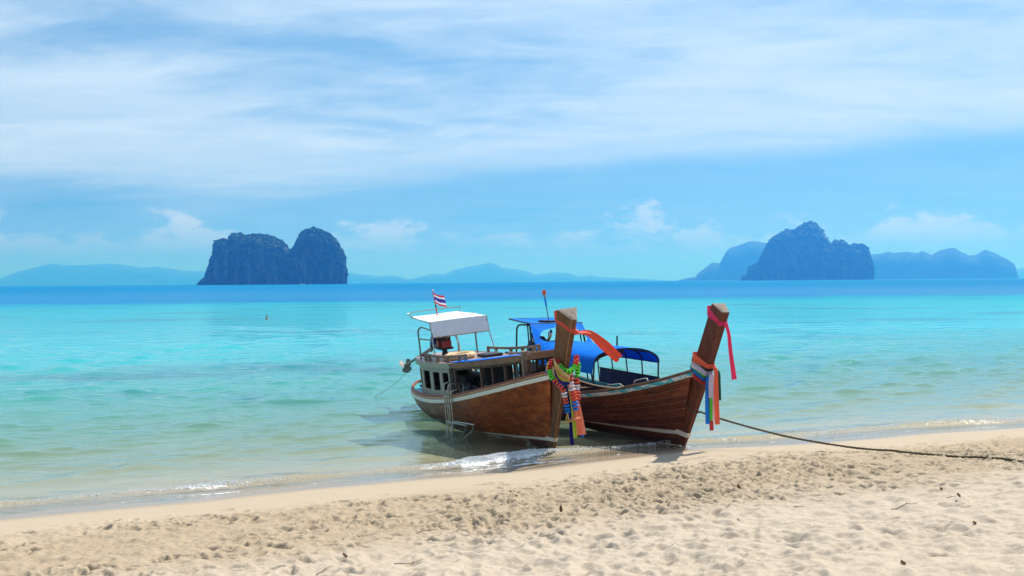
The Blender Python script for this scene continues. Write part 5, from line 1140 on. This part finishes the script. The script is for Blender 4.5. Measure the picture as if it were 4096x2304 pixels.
# sashes at the far boat's gunwale
for k, (lab, mat, zf, wid, tail) in enumerate((
    ('orange sash on the red brown stem with the longest straight tail in front', 'orange', 1.86, 0.20, ((716.0, 372), (716.5, 395), (717.5, 424.5), 0.105)),
    ('dark green sash showing at the edge of the orange one', 'dkgreen', 1.80, 0.10, ((718.5, 372), (719, 385), (719.3, 400.5), 0.075)),
    ('pale lilac sash with a short wide tail on the red brown stem', 'lilac', 1.72, 0.14, ((711.5, 376), (711.0, 385), (711.0, 398), 0.105)),
    ('white sash tail hanging between the green and orange ones', 'white', 1.68, 0.10, ((713.8, 382), (713.8, 400), (713.6, 421), 0.060)),
    ('bright green sash tail hanging beside the blue one', 'green', 1.64, 0.08, ((710.8, 380), (710.8, 400), (711.2, 420.5), 0.065)),
    ('blue sash with a broad tail, leftmost on the red brown bow', 'blue', 1.58, 0.12, ((708.0, 378), (707.2, 398), (708.0, 424), 0.095)),
    ('red sash wrapped lowest on the red brown stem', 'red', 1.50, 0.13, ((710.5, 384), (711.2, 410), (711.8, 430.5), 0.085)))):
    o = thing('stem_sash', lab, 'sash', (float(sx2(zf)), 0, zf), B2.M, 'sashes tied round the red brown stem')
    wrap_band(o, 'band', sx2, zf-0.05, 0.0+0.02*(k % 3), 0.375, 0.170, 0.080, wid, M['cloth_'+mat], 0.014+0.005*(6-k), 0.009, k)
    a, b_, c_, wt = tail; xo = 0.20 - 0.018*k; qq = lambda p, xo=xo: B2.un(p[0], p[1], 0, float(sx2(1.72))+xo)
    st0 = np.array((float(sx2(zf))+0.05, 0.03, zf-0.03))
    strip(o, 'tail', [st0, qq(a), qq(b_), qq(c_)], [wt*0.7, wt*0.85, wt, wt*1.05], M['cloth_'+mat], (0.1, 1, 0), 0.010, 0.0, k, 8, 9)

# ---- ropes ---------------------------------------------------------
def twisted(path, r, n, seed=0):
    P = catmull(path, n); rg = np.random.default_rng(seed); mk = MB(); d = np.concatenate([[0], np.cumsum(np.linalg.norm(np.diff(P, axis=0), axis=1))])
    m = max(30, int(d[-1]/(r*3.0))); m = min(m, 420); s_ = np.linspace(0, d[-1], m); Q = np.stack([np.interp(s_, d, P[:, k]) for k in range(3)], 1)
    T = np.gradient(Q, axis=0); T /= np.linalg.norm(T, axis=1)[:, None]; u = np.cross(T, (0, 0, 1.0)); u /= np.linalg.norm(u, axis=1)[:, None]; v = np.cross(T, u)
    for k in range(3):
        a = s_/(r*7)*2*math.pi/2 + k*2.094; mk.tube(Q + (u*np.cos(a)[:, None]+v*np.sin(a)[:, None])*r*0.52, r*0.60*(1+0.12*np.sin(s_*9+k)), 6)
    return mk
st = B2.w((float(sx2(0.78))-0.10, 0.10, 0.80))
def shorep(px, py):
    p = on_level(px, py, 0.2)
    for _ in range(12): p = on_level(px, py, float(beach_profile(shore(np.array([p.x]), np.array([p.y]))[0])[0])+0.02)
    return np.array(p)
def sandp(px, py, lift=0.02):
    p = on_level(px, py, 0.2)
    for _ in range(12):
        z = float(sand_height(np.array([p.x]), np.array([p.y]))[0]); p = on_level(px, py, z+lift)
    return np.array(p)
g1 = sandp(905, 453.0, 0.05); g2 = sandp(950, 457.0, 0.045); g3 = sandp(990, 459.3, 0.035); g4 = sandp(1024, 461.2, 0.015); g5 = sandp(1080, 466, -0.03)
rp = []
for k_ in range(0, 30):
    px_ = 893+4.6*k_; q_ = shorep(px_, float(np.interp(px_, [893, 905, 950, 990, 1024, 1080], [452.2, 453, 457, 459.3, 461.2, 466])))
    zz_ = max(float(sand_height(np.array([q_[0]+a_]), np.array([q_[1]+b_]))[0]) for a_ in (-0.06, 0, 0.06) for b_ in (-0.05, 0, 0.05)); q_[2] = zz_ + (0.016 if px_ < 985 else 0.016-0.0009*(px_-985)); rp.append(q_)
rp = np.array(rp); rp[:, 2] = np.convolve(np.pad(rp[:, 2], 4, mode='edge'), np.ones(9)/9, 'valid')
g1 = rp[0]
mid_ = [at(717.6, 417.8, st[1]*0.82+g1[1]*0.18), at(751, 427.5, st[1]*0.62+g1[1]*0.38), at(788, 436.7, st[1]*0.42+g1[1]*0.58), at(825.8, 443.6, st[1]*0.26+g1[1]*0.74), at(862, 448.6, st[1]*0.12+g1[1]*0.88)]
mid_ = [np.array(p) for p in mid_]
for p in mid_: p[2] = max(p[2], float(sand_height(np.array([p[0]]), np.array([p[1]]))[0])+0.02)
o = thing('mooring_rope', 'thick dark mooring rope running from the red brown stem down to the sand', 'rope', tuple(st))
twisted([st]+mid_+[q_ for q_ in rp], 0.021, 6).build('rope', M['rope_dark'], o, True)
mk = MB(); mk.tube(np.array([B2.w(p) for p in stem_section(sx2, 0.78, 0.40, 0.125, 0.055, 0.02)]), 0.024, 8, True); mk.build('loop', M['rope_dark'], o, True)
p0 = B1.w((0.50, 0.30, 1.68)); p1 = B2.w((-1.65, -0.70, 1.17)); mm = (p0+p1)/2-np.array((0, 0, 0.10))
o = thing('tie_rope', 'pale thin rope slung between the teak bow and the red brown gunwale', 'rope', tuple(p0)); twisted([p0, p0*0.7+mm*0.3-np.array((0, 0, .04)), mm, p1*0.7+mm*0.3-np.array((0, 0, .03)), p1], 0.014, 14).build('rope', M['rope_light'], o, True)
mk = MB(); mk.blob(p1, 0.04, random.Random(2), 0.2, sub=2); mk.build('knot', M['rope_light'], o, True)
p0 = B1.w((-8.6, -0.3, 1.72)); p1 = p0+np.array((-2.2, 3.2, -1.80)); o = thing('anchor_line', 'thin anchor line from the teak stern into the sea at left', 'rope', tuple(p0)); mk = MB(); mk.tube(catmull([p0, p0*0.5+p1*0.5-np.array((0, 0, 0.18)), p1], 10), 0.007, 6); mk.build('line', M['rope_light'], o, True)

# ---- swimmer -------------------------------------------------------
sp = on_level(267.0, 319.3, 0.0); o = thing('person', 'person swimming far out, only head and bare shoulders above the turquoise water', 'person', tuple(sp))
def rings(mk, lst, seg=14):
    v = []; f = []
    for (cx, cy_, z, rx, ry) in lst:
        for k in range(seg): a = 2*math.pi*k/seg; v.append((sp[0]+cx+rx*math.cos(a), sp[1]+cy_+ry*math.sin(a), sp[2]+z))
    for i in range(len(lst)-1):
        for k in range(seg): f.append((i*seg+k, i*seg+(k+1) % seg, (i+1)*seg+(k+1) % seg, (i+1)*seg+k))
    f.append(tuple((len(lst)-1)*seg+k for k in range(seg))); mk.add(v, f); return mk
mk = MB(); rings(mk, [(0, 0.04, -0.55, 0.17, 0.11), (0, 0.03, -0.25, 0.20, 0.12), (0, 0.02, -0.05, 0.24, 0.12), (0, 0.01, 0.05, 0.22, 0.10), (0, 0, 0.09, 0.10, 0.08), (0, 0, 0.13, 0.062, 0.065), (0, 0, 0.17, 0.06, 0.062), (0, -0.015, 0.20, 0.068, 0.08), (0, -0.01, 0.27, 0.078, 0.095), (0, 0, 0.33, 0.078, 0.098), (0, 0, 0.39, 0.06, 0.08), (0, 0, 0.42, 0.02, 0.03)])
mk.blob((sp[0], sp[1]-0.105, sp[2]+0.265), (0.014, 0.02, 0.02), random.Random(1), 0.05)
for sgn in (-1, 1): mk.blob((sp[0]+sgn*0.08, sp[1]+0.0, sp[2]+0.28), (0.012, 0.022, 0.032), random.Random(1), 0.05)
mk.build('body', M['skin'], o, True)
mk = MB(); rings(mk, [(0, 0.035, 0.20, 0.074, 0.075), (0, 0.02, 0.30, 0.088, 0.100), (0, 0.012, 0.36, 0.084, 0.100), (0, 0.008, 0.41, 0.062, 0.08), (0, 0.005, 0.435, 0.02, 0.03)]); mk.build('hair', M['hair'], o, True)

# ---- far little boats ---------------------------------------------
def tiny_boat(px, py, Y, ln, lab):
    p = on_level(px, py, 0.0); p = at(px, py, Y); b0 = np.array((p.x, Y, 0.0)); o = thing('tour_boat', lab, 'boat', tuple(b0))
    mk = MB(); X = np.linspace(-1, 1, 13); P = np.array([[(b0[0]+x*ln/2, b0[1]+yy*ln*0.13*(1-abs(x)**3), b0[2]-0.3+(z+0.35*max(0, x)**2)*ln*0.12) for (yy, z) in ((-1.0, 1.0), (-0.7, 0.0), (0.7, 0.0), (1.0, 1.0))] for x in X]); mk.grid(P); mk.build('hull', M['boat_white'], o)
    mk = MB(); mk.box(b0+np.array((-ln*0.05, 0, ln*0.27)), (ln*0.5, ln*0.2, ln*0.02)); mk.build('canopy', M['boat_white'], o)
    mk = MB()
    for sx_ in (-0.28, 0.18):
        for sy_ in (-0.09, 0.09): mk.tube([b0+np.array((sx_*ln, sy_*ln, 0.3)), b0+np.array((sx_*ln, sy_*ln, ln*0.27))], ln*0.008, 6)
    mk.build('canopy_post', M['dark_steel'], o)
tiny_boat(302.2, 284.5, 3180.0, 15.0, 'tiny white boat lying at the foot of the twin humped island')
tiny_boat(711.5, 280.3, 5200.0, 22.0, 'tiny white boat on the horizon left of the peaked island')

# ---- leaves and twigs on the sand ----------------------------------
def leaf(px, py, ln, lab, curl, yaw, stand=0.0):
    p = sandp(px, py, -0.006); o = thing('dry_leaf', lab, 'leaf', tuple(p), None, 'dry leaves scattered on the sand'); rows = []
    E = Euler((stand, 0, yaw)).to_matrix()
    for a in np.linspace(0, 1, 11):
        wd_ = ln*0.24*math.sin(math.pi*min(0.99, a*0.97+0.015))**1.2; rows.append([tuple(p+np.array(E @ Vector((wd_*q, ln*(a-0.1*(1-stand)), 0.02*ln + curl*ln*(q*q*0.6+0.25*a*a)))) ) for q in (-1, -0.5, 0, 0.5, 1)])
    mk = MB(); mk.slab(np.array(rows), 0.0015); mk.build('blade', M['dry_leaf'], o, True)
    r = np.array(rows); mk = MB(); mk.tube(np.concatenate([[r[0, 2]-(r[1, 2]-r[0, 2])*1.5], r[:, 2]]), ln*0.015, 5); mk.build('midrib', M['twig'], o, True)
def twig(px, py, ln, lab, yaw, bend=0.1):
    p = sandp(px, py, 0.008); o = thing('twig', lab, 'twig', tuple(p), None, 'twigs lying on the sand'); d = np.array((math.cos(yaw), math.sin(yaw), 0)); nrm = np.array((-d[1], d[0], 0))
    pts = []
    for a in np.linspace(-0.5, 0.5, 6):
        q = p+d*ln*a+nrm*ln*bend*math.cos(a*5); q[2] = float(sand_height(np.array([q[0]]), np.array([q[1]]))[0])+0.008+0.01*(a+0.5); pts.append(q)
    mk = MB(); mk.tube(catmull(pts, 4), np.linspace(0.009, 0.004, 21)*max(0.5, ln/0.55), 6); st_ = mk.build('stick', M['twig'], o, True)
    mk = MB(); q = pts[3]; mk.tube([q, q+d*ln*0.10+nrm*ln*0.10+np.array((0, 0, 0.015))], [0.005, 0.002], 5); mk.build('offshoot', M['twig'], st_)
leaf(560.5, 513.5, 0.103, 'upright brown dry leaf standing in the sand below the teak bow', 0.5, 0.4, R(70))
leaf(346.5, 558.0, 0.064, 'dark dry leaf in a hollow of the sand near the bottom left of centre', 0.6, 1.2, R(25))
leaf(740.0, 489.0, 0.077, 'brown curled leaf on the sand below the far bow', 0.8, 2.0, R(20))
leaf(942.0, 490.5, 0.084, 'reddish leaf on the sand under the end of the rope', 0.6, 2.4, R(10))
leaf(905.0, 565.3, 0.064, 'rust brown leaf at the bottom right of the sand', 0.7, 1.9, R(20))
leaf(538.5, 548.5, 0.046, 'small dark leaf on the bottom centre sand', 0.6, 0.6, R(30))
leaf(739.0, 521.0, 0.033, 'tiny dark leaf on the sand right of centre', 0.6, 0.9, R(25))
leaf(976.0, 524.5, 0.077, 'pale stalked leaf on the sand towards the right edge', 0.5, 2.2, R(15))
leaf(960.0, 497.5, 0.064, 'curled brown leaf right of the reddish one', 0.8, 0.4, R(12))
leaf(517.5, 496.5, 0.071, 'dark leaf scrap on the trampled sand below the two bows', 0.5, 2.7, R(8))
twig(426.0, 531.0, 0.288, 'thick dark twig on the sand left of the upright leaf', -0.05, 0.03)
twig(408.5, 565.2, 0.302, 'long bent twig at the bottom of the sand left of centre', 0.12, 0.08)
twig(324.0, 571.5, 0.259, 'grey forked stick at the bottom left edge of the sand', 1.0, 0.05)
twig(363.5, 540.3, 0.144, 'short straight dark twig left of the thick one', -0.02, 0.02)
twig(904.0, 504.8, 0.374, 'long thin twig on the sand right of the far bow', 0.25, 0.03)
twig(474.0, 554.8, 0.144, 'small twig at the bottom centre of the sand', 0.2, 0.1)
twig(800.5, 506.5, 0.173, 'thin broken twig on the sand between the leaf and the long twig', -0.3, 0.12)
twig(950.5, 496.5, 0.130, 'small dark twig beside the reddish leaf', 0.1, 0.15)
